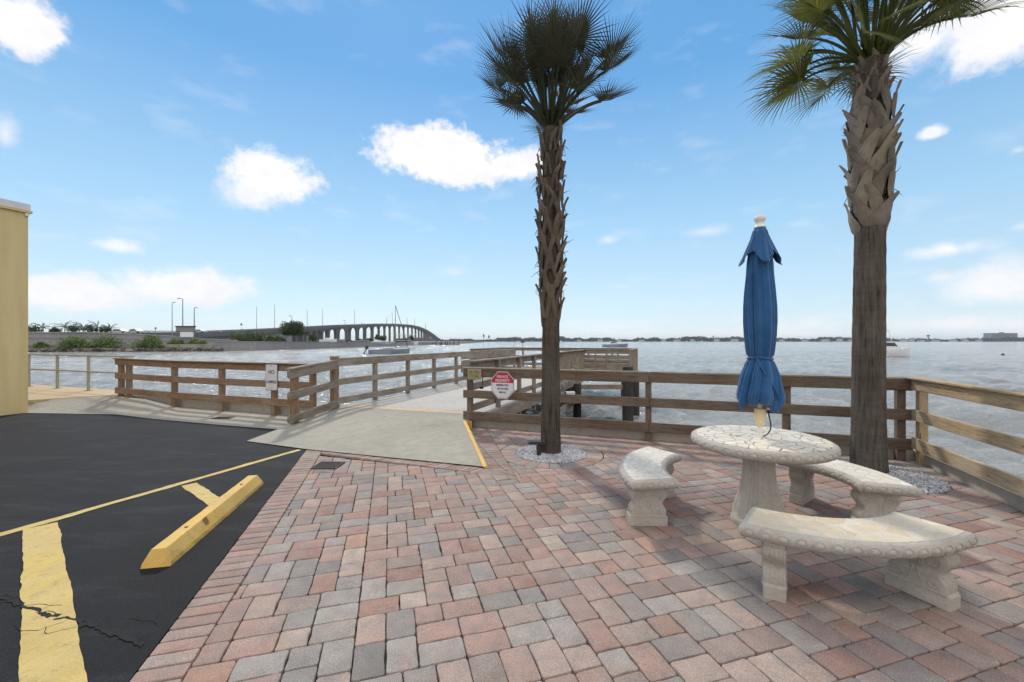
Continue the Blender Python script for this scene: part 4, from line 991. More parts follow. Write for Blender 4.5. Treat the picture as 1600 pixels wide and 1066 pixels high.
def frond(t,p0,az,elev,L,fan,mt,droop,nseg,tipdroop,shade,rise=0):
    m=MB(); out=Vector((cos(az),sin(az),0)); pts=[p0]; d=out*cos(elev)+Vector((0,0,sin(elev))); p=Vector(p0); n=9
    if rise>0:
        p=p+Vector((0,0,rise*.6))+out*.03; pts.append(Vector(p)); p=p+Vector((0,0,rise*.4))+out*.06; pts.append(Vector(p))
    for k in range(n):
        d=(d+Vector((0,0,-droop*(.4+k/n)/n))).normalized(); p=p+d*(L/n); pts.append(Vector(p))
    pc=(.75,.85,.55)
    tube(m,pts,[.020*(1-.6*k/len(pts))+.004 for k in range(len(pts))],5,col=pc)
    side=d.cross(Vector((0,0,1))).normalized(); side=(side*cos(0.0)).normalized(); roll=random.gauss(0,.35); side=(Matrix.Rotation(roll,3,d)@side).normalized(); up=side.cross(d).normalized()
    # costa : curved midrib going into the blade
    base=random.uniform(*shade)
    for i in range(nseg):
        u=i/(nseg-1)*2-1; phi=u*radians(128); 
        # origin shifts along the costa
        cst=(1-abs(u))*.30*fan; o=pts[-1]+d*cst+Vector((0,0,-.10*cst))
        cup=.42*(1-cos(phi*.9)) ; dirv=(d*cos(phi)+side*sin(phi)+up*(.20+.22*abs(sin(phi)))).normalized()
        ln=fan*(.80+.25*cos(phi*.7))*random.uniform(.72,1.10); w=.0112*fan/.5*random.uniform(.85,1.2)
        s=dirv.cross(up).normalized(); q=Vector(o); dv=Vector(dirv); P_=[q]; 
        ks=5
        for k in range(ks):
            dv=(dv+Vector((0,0,-tipdroop*(k/ks)**1.5*random.uniform(.6,1.3)))).normalized(); q=q+dv*(ln/ks); P_.append(Vector(q))
        W=[.30,.80,.82,.60,.33,.05]; c=base*random.uniform(.75,1.2); col=(c*random.uniform(.92,1.12),c,c*random.uniform(.8,1.05))
        if random.random()<.06: col=(1.9*c,1.5*c,.9*c)
        vs=[]; 
        for k,pp in enumerate(P_):
            fold=up*(.35*w*W[k]); vs+=[pp-s*w*W[k]+fold,pp-fold*.3,pp+s*w*W[k]+fold]
        fs=[]
        for k in range(ks): b=k*3; fs+=[(b,b+1,b+4,b+3),(b+1,b+2,b+5,b+4)]
        m.add(vs,fs,col=col)
    m.build('frond',mt,t)
random.seed(22)
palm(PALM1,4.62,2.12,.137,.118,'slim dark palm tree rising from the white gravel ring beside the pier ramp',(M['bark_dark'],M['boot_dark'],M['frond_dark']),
  dict(n=62,prof=lambda f:1.0+.34*sin(min(1,f*1.35)*pi*.62)*(1 if f<.75 else 1-(f-.75)*1.9),spread=lambda f:.62 if f<.6 else .3,len=lambda f:.30 if f<.6 else .22,w=lambda f:.044 if f<.55 else .030,tip=lambda f:.088 if f<.5 else (.06 if f<.62 else .035),slant=.25,fib=220),
  dict(n=46,el=lambda f:.68+.80*f,pl=lambda f:(.34+.55*f/.3 if f<.3 else random.uniform(.50,1.0)),fan=.47,droop=lambda f:.85-.75*min(1,f*1.6),nseg=38,tipdroop=.10,shade=(.7,1.1),az0=.6,rise=.20,jit=.15))
palm(PALM2,5.02,3.18,.172,.148,'thick palm tree with criss-cross leaf stubs behind the stone table',(M['bark'],M['boot'],M['frond']),
  dict(diag=True,n=84,prof=lambda f:1.0+.10*sin(min(1,f*1.2)*pi*.8)-(.30*max(0,f-.72)/.28),spread=lambda f:1.0 if f<.74 else .35,len=lambda f:.44 if f<.74 else .13,w=lambda f:.082 if f<.74 else .026,tip=lambda f:.062 if f<.74 else .045,slant=.22,fib=160),
  dict(n=56,el=lambda f:.58+.92*f,pl=lambda f:.62+.25*f,fan=.56,droop=lambda f:1.15-.8*f,nseg=38,tipdroop=.42,shade=(.8,1.4),az0=2.2,jit=.12,rise=.10),lean=(.03,0))
# spotlight at the foot of the slim palm
q=g(842,713); sl=thing('spotlight','small black landscape spotlight on a stake in front of the slim palm base','spotlight',q)
m=MB(); tube(m,[q+Vector((0,0,-.02)),q+Vector((0,0,.09))],.028,10); tube(m,[q+Vector((0,0,.09)),q+Vector((0,.0,.15))],.035,10); m.build('stake',M['black'],sl)
m=MB(); box(m,q+Vector((-.035,.02,.185)),(.22,.12,.035),.12); m.build('lamp_head',M['black'],sl)
m=MB(); box(m,q+Vector((-.035,.02,.204)),(.20,.10,.004),.12); m.build('solar_panel',M['glass'],sl)

# ================================================================ STONE TABLE AND BENCHES
TC=Vector((2.14,3.59,0))
RIM=[(-.030,0),(-.014,-.0015),(.004,-.010),(.014,-.026),(.017,-.045),(.012,-.064),(.0,-.078),(-.016,-.086),(-.06,-.088)]
def egg(m,p,n,d,sz):
    """egg-and-dart boss: p centre, n outward, d along"""
    u=Vector((0,0,1)); seg=12; vs=[];fs=[]
    rings=[(1.0,0,0),(.8,.004,0),(.35,.0075,0),(.0,.0085,0)]
    zr=[-q[1] for q in RIM]; orr=[q[0] for q in RIM]; ref=float(np.interp(.045,zr,orr))
    def oval(k,h): return [p+d*(cos(2*pi*i/seg)*sz*k)+u*(sin(2*pi*i/seg)*.0265*k)+n*(h+float(np.interp(.045-sin(2*pi*i/seg)*.0265*k,zr,orr))-ref) for i in range(seg)]
    R=[oval(1.24,-.003),oval(1.19,.0040),oval(1.04,.0040),oval(.93,-.0050),oval(.74,.0010),oval(.25,.0045)]
    for r in R: vs+=r
    for k in range(5):
        for i in range(seg): fs.append((k*seg+i,k*seg+(i+1)%seg,(k+1)*seg+(i+1)%seg,(k+1)*seg+i))
    fs.append(tuple(range(5*seg,6*seg))); m.add(vs,fs)
def rim_slab(name,outline,normals,ztop,parent,caps):
    m=MB(); n=len(outline); vs=[]
    for (o,z) in RIM:
        for p,nn in zip(outline,normals): q=p+nn*o; vs.append((q.x,q.y,ztop+z))
    fs=[((k+1)*n+i,(k+1)*n+(i+1)%n,k*n+(i+1)%n,k*n+i) for k in range(len(RIM)-1) for i in range(n)]
    for f in caps(n): fs.append(f); fs.append(tuple((len(RIM)-1)*n+i for i in reversed(f)))
    m.add(vs,fs); return m
tb=thing('stone_table','round cast stone table with cracked pale mosaic top holding the closed blue umbrella','table',TC)
TR_=.530; TZ=.752; n=72
outl=[TC+Vector((cos(2*pi*i/n)*TR_,sin(2*pi*i/n)*TR_,0)) for i in range(n)]; nor=[Vector((cos(2*pi*i/n),sin(2*pi*i/n),0)) for i in range(n)]
m=rim_slab('table_top',outl,nor,TZ,tb,lambda n:[tuple(range(n))])
for i in range(36):
    a=2*pi*(i+.5)/36; nn=Vector((cos(a),sin(a),0)); egg(m,TC+nn*(TR_+.0172)+Vector((0,0,TZ-.045)),nn,Vector((-nn.y,nn.x,0)),.031)
m.build('table_top',M['cast'],tb,auto=45)
m=MB(); lathe(m,[(.502,TZ-.004),(.503,TZ+.0015),(.499,TZ+.003)],TC,72); m.build('mosaic_inlay',M['mosaic_table'],tb,auto=50)
pf=[(.235,0),(.24,.03),(.235,.055),(.215,.065),(.205,.12),(.185,.19),(.16,.27),(.140,.36),(.128,.45),(.125,.52),(.135,.58),(.16,.62),(.19,.645),(.2,.664)]
m=MB(); pf=[(r*.86,z) for r,z in pf]
lathe(m,pf,TC+Vector((-.01,0,0)),96,rf=lambda th,z:(1+.13*cos(4*(th+.35))*(1 if z>.06 else .5))*(1+.028*cos(24*th)*(0 if z<.07 else 1)))
m.build('pedestal',M['cast'],tb,auto=60)
def bench(a0,a1,off,label,mt,ri=.785,ro=1.135,legs=(.13,.87)):
    c=TC+Vector(off); t=thing('curved_bench',label,'bench',c+Vector((cos((a0+a1)/2)*(ri+ro)/2,sin((a0+a1)/2)*(ri+ro)/2,0)),0,'curved stone benches around the table')
    N=26; outl=[];nor=[]; ZT=.432
    for i in range(N): a=a0+(a1-a0)*i/(N-1); d=Vector((cos(a),sin(a),0)); outl.append(c+d*ro); nor.append(d)
    for i in range(N): a=a1-(a1-a0)*i/(N-1); d=Vector((cos(a),sin(a),0)); outl.append(c+d*ri); nor.append(-d)
    e0=Vector((sin(a0),-cos(a0),0)); e1=Vector((-sin(a1),cos(a1),0))
    for i,e in ((0,e0),(2*N-1,e0),(N-1,e1),(N,e1)): nor[i]=(nor[i]+e)
    caps=lambda n:[(i,i+1,n-2-i,n-1-i) for i in range(N-1)]
    m=rim_slab('seat',outl,nor,ZT,t,caps)
    L=ro*(a1-a0); k=int(L/.088)
    for i in range(k):
        a=a0+(a1-a0)*(i+.5)/k; d=Vector((cos(a),sin(a),0)); egg(m,c+d*(ro+.0172)+Vector((0,0,ZT-.045)),d,Vector((-d.y,d.x,0)),.029)
    L=ri*(a1-a0); k=int(L/.088)
    for i in range(k):
        a=a0+(a1-a0)*(i+.5)/k; d=Vector((cos(a),sin(a),0)); egg(m,c+d*(ri-.0172)+Vector((0,0,ZT-.045)),-d,Vector((-d.y,d.x,0)),.029)
    for aa,e in ((a0,e0),(a1,e1)):
        for i in range(4):
            r=ri+(ro-ri)*(i+.5)/4; d=Vector((cos(aa),sin(aa),0)); egg(m,c+d*r+e*.0172+Vector((0,0,ZT-.045)),e,d,.029)
    m.build('seat_slab',M['cast'],t,auto=45)
    m=MB(); vs=[]; 
    for zz,ins in ((ZT-.004,.026),(ZT+.0015,.026),(ZT+.003,.029)):
        for p,nn in zip(outl,nor): q=p-nn*ins; vs.append((q.x,q.y,zz))
    n=2*N; m.add(vs,[(k*n+i,k*n+(i+1)%n,(k+1)*n+(i+1)%n,(k+1)*n+i) for k in range(2) for i in range(n)]+[(2*n+i,2*n+i+1,3*n-2-i,3*n-1-i) for i in range(N-1)])
    m.build('mosaic_inlay',mt,t)
    # legs: scrolled slabs set radially
    half=[(.162,0),(.162,.075),(.148,.09),(.150,.115),(.146,.14),(.128,.165),(.118,.185),(.120,.205),(.138,.225),(.156,.25),(.162,.275),(.156,.30),(.142,.312),(.150,.325),(.150,.345)]
    for f in legs:
        a=a0+(a1-a0)*f; d=Vector((cos(a),sin(a),0)); tn=Vector((-d.y,d.x,0)); cc=c+d*((ri+ro)/2)
        prof=[(x,z) for x,z in half]+[(-x,z) for x,z in reversed(half)]
        m=MB(); T2=.062; rings=[(-T2,.010),(-T2+.008,0),(T2-.008,0),(T2,.010)]; vs=[]; n=len(prof)
        for (o,ins) in rings:
            for x,z in prof: xx=x-(ins if x>0 else -ins); vs.append(cc+d*xx+tn*o+Vector((0,0,z)))
        fs=[(k*n+i,k*n+(i+1)%n,(k+1)*n+(i+1)%n,(k+1)*n+i) for k in range(3) for i in range(n)]
        for base,rev in ((0,True),(3*n,False)):
            h=len(half)
            for i in range(h-1):
                q=(base+i,base+i+1,base+n-2-i,base+n-1-i); fs.append(tuple(reversed(q)) if rev else q)
        m.add(vs,fs)
        # carved scroll relief on both faces
        for s_ in (-1,1):
            for sx in (-1,1):
                pts=[]
                for k in range(26):
                    u=k/25; th=-pi*.5+u*3.6*pi; r=.012+.036*u; pts.append(cc+d*(sx*(.085-.0+cos(th)*r))+tn*(s_*(T2+.0005))+Vector((0,0,.258+sin(th)*r)))
                tube(m,pts,.0042,5); pts=[]
                for k in range(16):
                    u=k/15; th=-pi*.6+u*2.6*pi; r=.008+.022*u; pts.append(cc+d*(sx*(.085+cos(th)*r))+tn*(s_*(T2+.0005))+Vector((0,0,.125+sin(th)*r)))
                tube(m,pts,.0035,5)
                tube(m,[cc+d*(sx*.035)+tn*(s_*(T2+.0005))+Vector((0,0,.10)),cc+d*(sx*.012)+tn*(s_*(T2+.0005))+Vector((0,0,.19)),cc+d*(sx*.035)+tn*(s_*(T2+.0005))+Vector((0,0,.30))],.004,5)
            tube(m,[cc+d*-.15+tn*(s_*(T2))+Vector((0,0,.082)),cc+d*.15+tn*(s_*(T2))+Vector((0,0,.082))],.006,6)
            # fluting on the narrow edges
            for k in range(5):
                off_=(k-2)*.022
                pts=[cc+d*(s_*(x+.0005))+tn*off_+Vector((0,0,z)) for x,z in half[2:12]]; tube(m,pts,.0035,4)
        m.build('leg',M['cast'],t,auto=40)
    return t
bench(radians(124),radians(189),(0.0,0,0),'curved cast stone bench left of the table, nearest the slim palm',M['mosaic_pale'],.775,1.165,(.10,.84))
bench(radians(-19),radians(48),(.03,.02,0),'curved cast stone bench behind the table in front of the thick palm',M['mosaic_pale'],.70,1.08,(.17,.83))
bench(radians(229.5),radians(300),(.055,-.09,0),'curved cast stone bench nearest the camera with cream mosaic seat',M['mosaic_bench'],.79,1.155,(.125,.875))

# ================================================================ UMBRELLA
um=thing('closed_umbrella','closed blue canvas patio umbrella tied with a strap, standing through the stone table','umbrella',TC)
uc=TC.copy()
m=MB(); lathe(m,[(.019,.5),(.019,1.2)],uc,16); m.build('pole',M['white'],um,auto=40)
m=MB(); lathe(m,[(.022,.842),(.030,.850),(.036,.885),(.044,.91),(.045,.96),(.045,.985),(.040,.998),(.022,1.002)],uc,20); m.build('crank_housing',M['cream'],um,auto=40)
def fold(z,amp,n=8,ph=.3,tw=.25):
    return lambda th,zz:1+amp*abs(sin(n/2*(th+ph+tw*sin(zz*2.1))))**.8*1.0-amp*.5+.03*sin(17*th+zz*5)
CP=[(.140,1.028),(.165,1.075),(.168,1.11),(.154,1.20),(.140,1.29),(.115,1.36),(.097,1.41),(.094,1.432),(.096,1.455),(.104,1.52),(.114,1.63),(.120,1.75),(.119,1.88),(.110,2.02),(.098,2.14),(.092,2.25),(.080,2.36),(.066,2.47),(.050,2.535)]
def canopy():
    m=MB(); seg=144; nz=70; vs=[]
    zz=np.linspace(CP[0][1],CP[-1][1],nz); rr=np.interp(zz,[p[1] for p in CP],[p[0] for p in CP])
    for z,r in zip(zz,rr):
        fl=max(0,(1.43-z)/.40); body=1-fl
        for k in range(seg):
            th=2*pi*k/seg; t2=th+.10*sin(z*3.1)+.25*fl
            a=.18+.10*fl
            w=abs(sin(5*t2+.4*sin(2*t2)))**.7; w2=abs(sin(11*t2+1.3*sin(3*t2+z)))**.8
            q=r*(1-a+a*1.25*w+.10*w2-.03)
            if z<1.46 and z>1.405: q=min(q,.088+.004*w)
            zc=z+(.050*fl**2*(cos(5*2*t2+.5)*.25+.45*sin(3*t2+1)+.25*sin(7*t2)) if fl>.3 else 0)
            vs.append((uc.x+q*cos(th),uc.y+q*sin(th),zc))
    fs=[(i*seg+k,i*seg+(k+1)%seg,(i+1)*seg+(k+1)%seg,(i+1)*seg+k) for i in range(nz-1) for k in range(seg)]
    # folded-under hem
    b=len(vs); 
    for k in range(seg): x,y,z=vs[k]; vs.append((uc.x+(x-uc.x)*.55,uc.y+(y-uc.y)*.55,z+.09))
    fs+= [(b+k,b+(k+1)%seg,(k+1)%seg,k) for k in range(seg)]
    fs.append(tuple(range((nz-1)*seg,nz*seg))); m.add(vs,fs); m.build('canopy',M['canvas'],um,smooth=True)
canopy()
m=MB(); seg=96; vs=[]; nz=16      # vent flap with hanging corners
for i in range(nz):
    u=i/(nz-1)
    for k in range(seg):
        th=2*pi*k/seg; c4=abs(cos(2*(th+.25))); zb=2.34-.115*c4**2.2; rbm=.100+.058*c4**1.5+.014*abs(sin(8*th)); z=2.565+(zb-2.565)*u; r=.042+(rbm-.042)*u**1.15*(1+.05*sin(11*th+u*3)); vs.append((uc.x+r*cos(th),uc.y+r*sin(th),z))
fs=[((i+1)*seg+k,(i+1)*seg+(k+1)%seg,i*seg+(k+1)%seg,i*seg+k) for i in range(nz-1) for k in range(seg)]; b=len(vs)
for k in range(seg): x,y,z=vs[(nz-1)*seg+k]; vs.append((uc.x+(x-uc.x)*.9,uc.y+(y-uc.y)*.9,z+.012))
fs+=[(b+k,b+(k+1)%seg,(nz-1)*seg+(k+1)%seg,(nz-1)*seg+k) for k in range(seg)]; fs.append(tuple(reversed(range(seg))))
m.add(vs,fs); m.build('vent_flap',M['canvas'],um,smooth=True)
m=MB(); lathe(m,[(.044,2.553),(.048,2.562),(.036,2.578),(.028,2.60),(.040,2.615),(.047,2.632),(.044,2.650),(.030,2.664),(.008,2.672)],uc,20); m.build('finial',M['white'],um,auto=60)
m=MB(); P_=[]
for k in range(49):
    a=2*pi*k/48; P_.append(uc+Vector((cos(a)*.0945,sin(a)*.0945,1.432+.006*sin(a*2))))
tube(m,P_,.009,6); pts=[uc+Vector((-.070,-.075,1.43)),uc+Vector((-.045,-.125,1.33)),uc+Vector((.0,-.155,1.24)),uc+Vector((.045,-.165,1.16)),uc+Vector((.062,-.165,1.10))]; tube(m,pts,.009,6); m.build('tie_strap',M['canvas'],um,smooth=True)
m=MB(); p=uc+Vector((.085,-.02,0)); pts=[uc+Vector((.07,-.05,1.10)),p+Vector((0,0,1.03)),p+Vector((.0,0,.96))]; tube(m,pts,[.03,.024,.016],8); m.build('hanging_strap',M['canvas'],um,smooth=True)
m=MB(); p=uc+Vector((.062,-.01,0)); tube(m,[p+Vector((0,0,.985)),p+Vector((.012,0,.93)),p+Vector((.025,0,.87)),p+Vector((.024,0,.82)),p+Vector((.0,0,.78)),p+Vector((-.04,0,.760))],.0055,7); m.build('cord',M['black'],um,smooth=True)
m=MB(); box(m,uc+Vector((.062,-.02,1.0)),(.03,.02,.02)); m.build('buckle',M['white'],um)

# ================================================================ FAR SHORE, LAND, BRIDGE
random.seed(5)
LZ=.75
def wl(px,py): Y=(HC-WZ)*F/(py-533.0); return Vector(((px-800)/F*Y,Y,0))
shore=[wl(-350,554),wl(-80,552),wl(50,550),wl(160,549.5),wl(330,549),wl(400,548),wl(480,545.5),wl(560,542.8),wl(620,540.6),wl(665,538.9),wl(700,538.0)]
back=[Vector((-60,900,0)),Vector((-900,900,0)),Vector((-1200,100,0))]
m=MB(); slab(m,ccw([XY(v) for v in shore+back]),-3,LZ); structure(m.build('peninsula_land',flat('sandy_ground',(.25,.23,.19),.95,var=.3,sc=.3)))
def wallrun(pts,tops,z0,t,name,mt,parent=None,bands=()):
    m=MB(); n=len(pts); vs=[]
    nr=[]
    for i in range(n):
        d=(pts[min(i+1,n-1)]-pts[max(i-1,0)]); d.z=0; d.normalize(); nr.append(Vector((-d.y,d.x,0)))
    for p,nn,z1 in zip(pts,nr,tops):
        q=p+nn*t; vs+=[(p.x,p.y,z0),(p.x,p.y,z1),(q.x,q.y,z1),(q.x,q.y,z0)]
    fs=[(i*4+k,i*4+(k+1)%4,(i+1)*4+(k+1)%4,(i+1)*4+k) for i in range(n-1) for k in range(4)]+[(3,2,1,0),(n*4-4,n*4-3,n*4-2,n*4-1)]
    m.add(vs,[tuple(reversed(f)) for f in fs])
    for (dz_,hh,o) in bands:
        vs=[]
        for p,nn,z1 in zip(pts,nr,tops):
            a=p-nn*o; b=p-nn*.0+nn*.02; vs+=[(a.x,a.y,z1+dz_-hh),(a.x,a.y,z1+dz_),(b.x,b.y,z1+dz_),(b.x,b.y,z1+dz_-hh)]
        fs=[(i*4+k,i*4+(k+1)%4,(i+1)*4+(k+1)%4,(i+1)*4+k) for i in range(n-1) for k in range(4)]; m.add(vs,[tuple(reversed(f)) for f in fs])
    return m.build(name,mt,parent)
def zt(py,Y): return HC-(py-533.0)*Y/F
# low seawall at the water's edge
sw=[wl(338,549),wl(400,548),wl(480,545.5),wl(560,542.8),wl(620,540.6),wl(665,538.9),wl(700,538)]
o=wallrun([p-Vector((0,.3,0)) for p in sw],[LZ+.75,LZ+.75,LZ+.55,LZ+.3,LZ+.15,LZ+.1,LZ],-3,.8,'far_seawall',M['wall_far'],None,((0,.25,.15),)); tag(o,'low grey concrete seawall running along the far peninsula towards the bridge','seawall')
# tall highway retaining wall
wp=[];wt=[]
for px,pt_,Y in ((-300,515,104),(-60,517,106),(60,519.0,110),(130,518.6,112),(200,520.5,115),(262,524,119),(320,529,123),(371,531.5,126)):
    wp.append(Vector(((px-800)/F*Y,Y,0))); wt.append(zt(pt_,Y))
o=wallrun(wp,wt,-2,.6,'retaining_wall',M['wall_far'],None,((0,.35,.25),(-1.5,.16,.18))); tag(o,'tall grey concrete highway retaining wall behind the shoreline bushes','retaining wall')
m=MB(); q=[Vector(p)+Vector((0,.6,0)) for p in wp]; vs=[];fs=[]
for p,z1 in zip(q,wt): vs+=[(p.x,p.y,z1-.9),(p.x-18,p.y+26,z1-.9)]
for i in range(len(q)-1): fs.append((i*2,(i+1)*2,(i+1)*2+1,i*2+1))
m.add(vs,fs); structure(m.build('highway_road',flat('road_grey',(.12,.12,.12),.9,sc=.5)))
# rip-rap rocks at the shore
def rocks():
    m=MB(); base=[(sin(p)*cos(t),sin(p)*sin(t),cos(p)) for p in (pi*.25,pi*.5,pi*.75) for t in [k*pi/3 for k in range(6)]]+[(0,0,1),(0,0,-1)]
    f=[(r*6+k,r*6+(k+1)%6,(r+1)*6+(k+1)%6,(r+1)*6+k) for r in range(2) for k in range(6)]; f=[tuple(reversed(x)) for x in f]+[(18,k,(k+1)%6) for k in range(6)]+[(19,12+(k+1)%6,12+k) for k in range(6)]
    for i in range(900):
        px=random.uniform(-100,345); k=random.random(); a=wl(px,549.6-(px>150)*.0+k*-.4+ (1-min(1,max(0,px/300)))*1.0); s=random.uniform(.25,.7)
        m.add([Vector((a.x,a.y-random.uniform(.2,2.2)+1.2,WZ+random.uniform(.0,.75)))+Vector((x*s*random.uniform(.7,1.2),y*s,z*s*.7*random.uniform(.6,1.2))) for x,y,z in base],f)
    o=m.build('shore_rocks',M['rock']); tag(o,'dark rip rap rocks piled along the far shoreline under the retaining wall','rocks',kind='stuff')
rocks()
# foliage builder -------------------------------------------------------------
def leaves(m,c,rx,ry,rz,n,ls,clumps=14,tone=(.6,1.3)):
    cl=[]
    for i in range(clumps):
        u=random.uniform(-1,1); a=random.uniform(0,2*pi); r=random.uniform(.35,.85); s=sqrt(1-u*u); cl.append((Vector((cos(a)*s*r*rx,sin(a)*s*r*ry,abs(u)*r*rz if rz else 0)),random.uniform(.28,.5),random.uniform(*tone)))
    for i in range(n):
        cc,cr,k=random.choice(cl); v=Vector((random.gauss(0,1),random.gauss(0,1),random.gauss(0,1))).normalized()*random.random()**.4
        p=Vector(c)+cc+Vector((v.x*rx*cr,v.y*ry*cr,v.z*rz*cr)); 
        if p.z<c[2]-.15*rz and False: continue
        a=Vector((random.gauss(0,1),random.gauss(0,1),random.gauss(0,1))).normalized(); b=a.cross(Vector((random.gauss(0,1),random.gauss(0,1),random.gauss(0,1)))).normalized(); s=ls*random.uniform(.6,1.4)
        t=k*random.uniform(.75,1.25); m.add([p-a*s,p+b*s*.45,p+a*s,p-b*s*.45],[(0,1,2,3)],col=(t*random.uniform(.9,1.2),t,t*.9))
def shrub(name,label,cat,px,Y,pb,ptop,wpx,mt,n=1500,group=None,tr=False,ls=.22):
    X=(px-800)/F*Y; z0=zt(pb,Y); z1=zt(ptop,Y); rx=wpx/2*Y/F; t=thing(name,label,cat,(X,Y,z0),0,group)
    m=MB(); h=z1-z0
    if tr:
        leaves(m,(X,Y,z0+h*.40),rx*.9,rx*.9,h*.58,n,ls,30); 
        leaves(m,(X,Y,z0+h*.34),rx*.8,rx*.8,h*.2,n//3,ls,14,(.5,.9)); m.build('crown',mt,t)
        m=MB(); tube(m,[(X,Y,z0-.3),(X+.1,Y,z0+h*.6)],[.28,.12],7); 
        for k in range(5): a=random.uniform(0,6.28); tube(m,[(X,Y,z0+h*.3),(X+cos(a)*rx*.6,Y+sin(a)*rx*.6,z0+h*.7)],[.12,.04],5)
        m.build('trunk',M['bark'],t)
    else:
        leaves(m,(X,Y,z0+h*.05),rx*1.0,rx*.8,h*.98,int(n*1.5),ls*1.1,30,(.8,1.6)); leaves(m,(X,Y,z0-.1),rx*1.0,rx*.8,h*.45,n,ls,16,(.5,1.0)); m.build('foliage',mt,t)
        m=MB()
        for k in range(7): a=random.uniform(0,6.28); tube(m,[(X,Y,z0-.3),(X+cos(a)*rx*.5,Y+sin(a)*rx*.4,z0+h*.6)],[.05,.02],5)
        m.build('stems',M['bark'],t)
gsh='bushes along the far shoreline'
for (px,Y,b_,tp,w,lab) in ((65,103,547,536,24,'small dark bush at the far shore nearest the yellow building'),(118,104,547.5,524,60,'wide sloping green bush on the far shore above the metal railing'),(167,106,547.5,525,46,'rounded green bush on the far shore above the left end of the wooden fence'),
  (229,107,547,522,52,'largest dark green bush on the far shore under the retaining wall'),(276,110,546.5,529,28,'bright yellowish green bush on the far shore beside the largest bush'),(307,112,546,531,38,'low dull green bush at the right end of the far shore rocks')):
    shrub('shore_bush',lab,'bush',px,Y,b_,tp,w,M['leaf'],1700,gsh)
def hedge():
    t=thing('hedge','long dark green hedge on the peninsula left of the round tree','hedge',gy(403,140,z=LZ)); m=MB()
    for k in range(12):
        px=364+k*7; leaves(m,gy(px,134,z=LZ-.2),1.7,1.3,(3.9-(k>9)*.8)*random.uniform(.85,1.1),700,.24,14)
    m.build('foliage',M['leaf'],t)
hedge()
shrub('round_tree','round bushy dark green tree on the peninsula in front of the bridge start','tree',458,136,534,499,42,M['leaf_dark'],5200,None,True,.26)
for px,Y,b_,tp,w,lab in ((590,330,534,521,10,'small green tree seen through the bridge arches'),(598,300,535,523,13,'dark tree under the middle bridge arches'),(643,330,535,524,12,'dark bush beside the moored canopy boat under the bridge'),(489,170,534,524,12,'dark shrub just right of the round tree'),(578,300,535,528,14,'low dark shrub under the bridge left of the tall tree'),(561,300,535,529,12,'low dark shrub behind the parked boats')):
    shrub('tree',lab,'tree',px,Y,b_,tp,w,M['leaf_dark'],700,None,True,.5)
# far palms above the wall
def small_palm(px,Y,b_,tp,lab,leafy):
    X=(px-800)/F*Y; z0=zt(b_,Y); h=zt(tp,Y)-z0; t=thing('far_palm' if leafy else 'far_tree',lab,'palm tree' if leafy else 'tree',(X,Y,z0),0,None); 
    m=MB(); tube(m,[(X,Y,z0-3),(X+.1,Y,z0+h*.55)],[.16,.12],6); m.build('trunk',M['bark'],t)
    m=MB(); 
    if leafy:
        for k in range(15):
            a=k*2.4; el=random.uniform(-.2,1.2); d=Vector((cos(a)*cos(el),sin(a)*cos(el),sin(el))); p=Vector((X,Y,z0+h*.5)); s=d.cross(Vector((0,0,1))).normalized(); col=[random.uniform(.6,1.2)]*3
            for j in range(9):
                q=p+d*(h*.13); d=(d+Vector((0,0,-.14))).normalized()
                for sg in(-1,1): e=p+s*sg*h*.13*(1-abs(j-4)/6)+Vector((0,0,-h*.06)); m.add([p,q,e],[(0,1,2)],col=tuple(col))
                p=q
    else: leaves(m,(X,Y,z0+h*.1),h*.85,h*.6,h*.85,1100,.22,16)
    m.build('crown',M['leaf_dark'],t)
for px,tp,lf_,lab in ((53,506,0,'far round tree beyond the highway wall beside the yellow building'),(67,507,1,'far thin palm beyond the highway wall nearest the yellow building'),(86,511,0,'far low tree beyond the highway wall between two palms'),(101,504,1,'far tall palm standing highest beyond the highway wall'),(115,506,0,'far tree just right of the tallest palm beyond the highway wall'),(130,507,1,'far palm in the middle of the right group beyond the highway wall'),(142,506,0,'far leafy tree beyond the highway wall right of the middle palm'),(152,506,1,'far palm near the right end of the row beyond the highway wall'),(163,509,0,'far low tree beyond the highway wall second from the right end'),(172,509,1,'far small palm at the right end of the row beyond the highway wall')):
    small_palm(px,150,519.5,tp-1,lab,lf_)
# ---- bridge -------------------------------------------------------------
KP=[(225,128,520.5),(300,160,520.0),(380,205,517.0),(450,262,513.2),(530,370,508.8),(575,470,507.0),(610,590,506.0),(640,740,507.6),(655,850,510.5),(668,990,516.0),(678,1130,522.5),(688,1290,529.5)]
def bpt(px):
    a=np.interp(px,[k[0] for k in KP],[1/k[1] for k in KP]); Y=1/a; py=np.interp(px,[k[0] for k in KP],[k[2] for k in KP]); return Vector(((px-800)/F*Y,Y,zt(py,Y)))
def smoothpath():
    xs=np.array([k[0] for k in KP],float); out=[]
    for i in range(len(KP)-1):
        for k in range(8):
            u=k/8; p0=KP[max(i-1,0)];p1=KP[i];p2=KP[i+1];p3=KP[min(i+2,len(KP)-1)]
            f=lambda a,b,c,d:.5*((2*b)+(-a+c)*u+(2*a-5*b+4*c-d)*u*u+(-a+3*b-3*c+d)*u**3)
            px=p1[0]+(p2[0]-p1[0])*u; iy=f(1/p0[1],1/p1[1],1/p2[1],1/p3[1]); py=f(p0[2],p1[2],p2[2],p3[2]); Y=1/iy; out.append(Vector(((px-800)/F*Y,Y,zt(py,Y))))
    k=KP[-1]; out.append(Vector(((k[0]-800)/F*k[1],k[1],zt(k[2],k[1])))); return out
BP=smoothpath(); br=thing('arched_bridge','long grey concrete highway bridge arching over the bay on many haunched piers','bridge',BP[len(BP)//2])
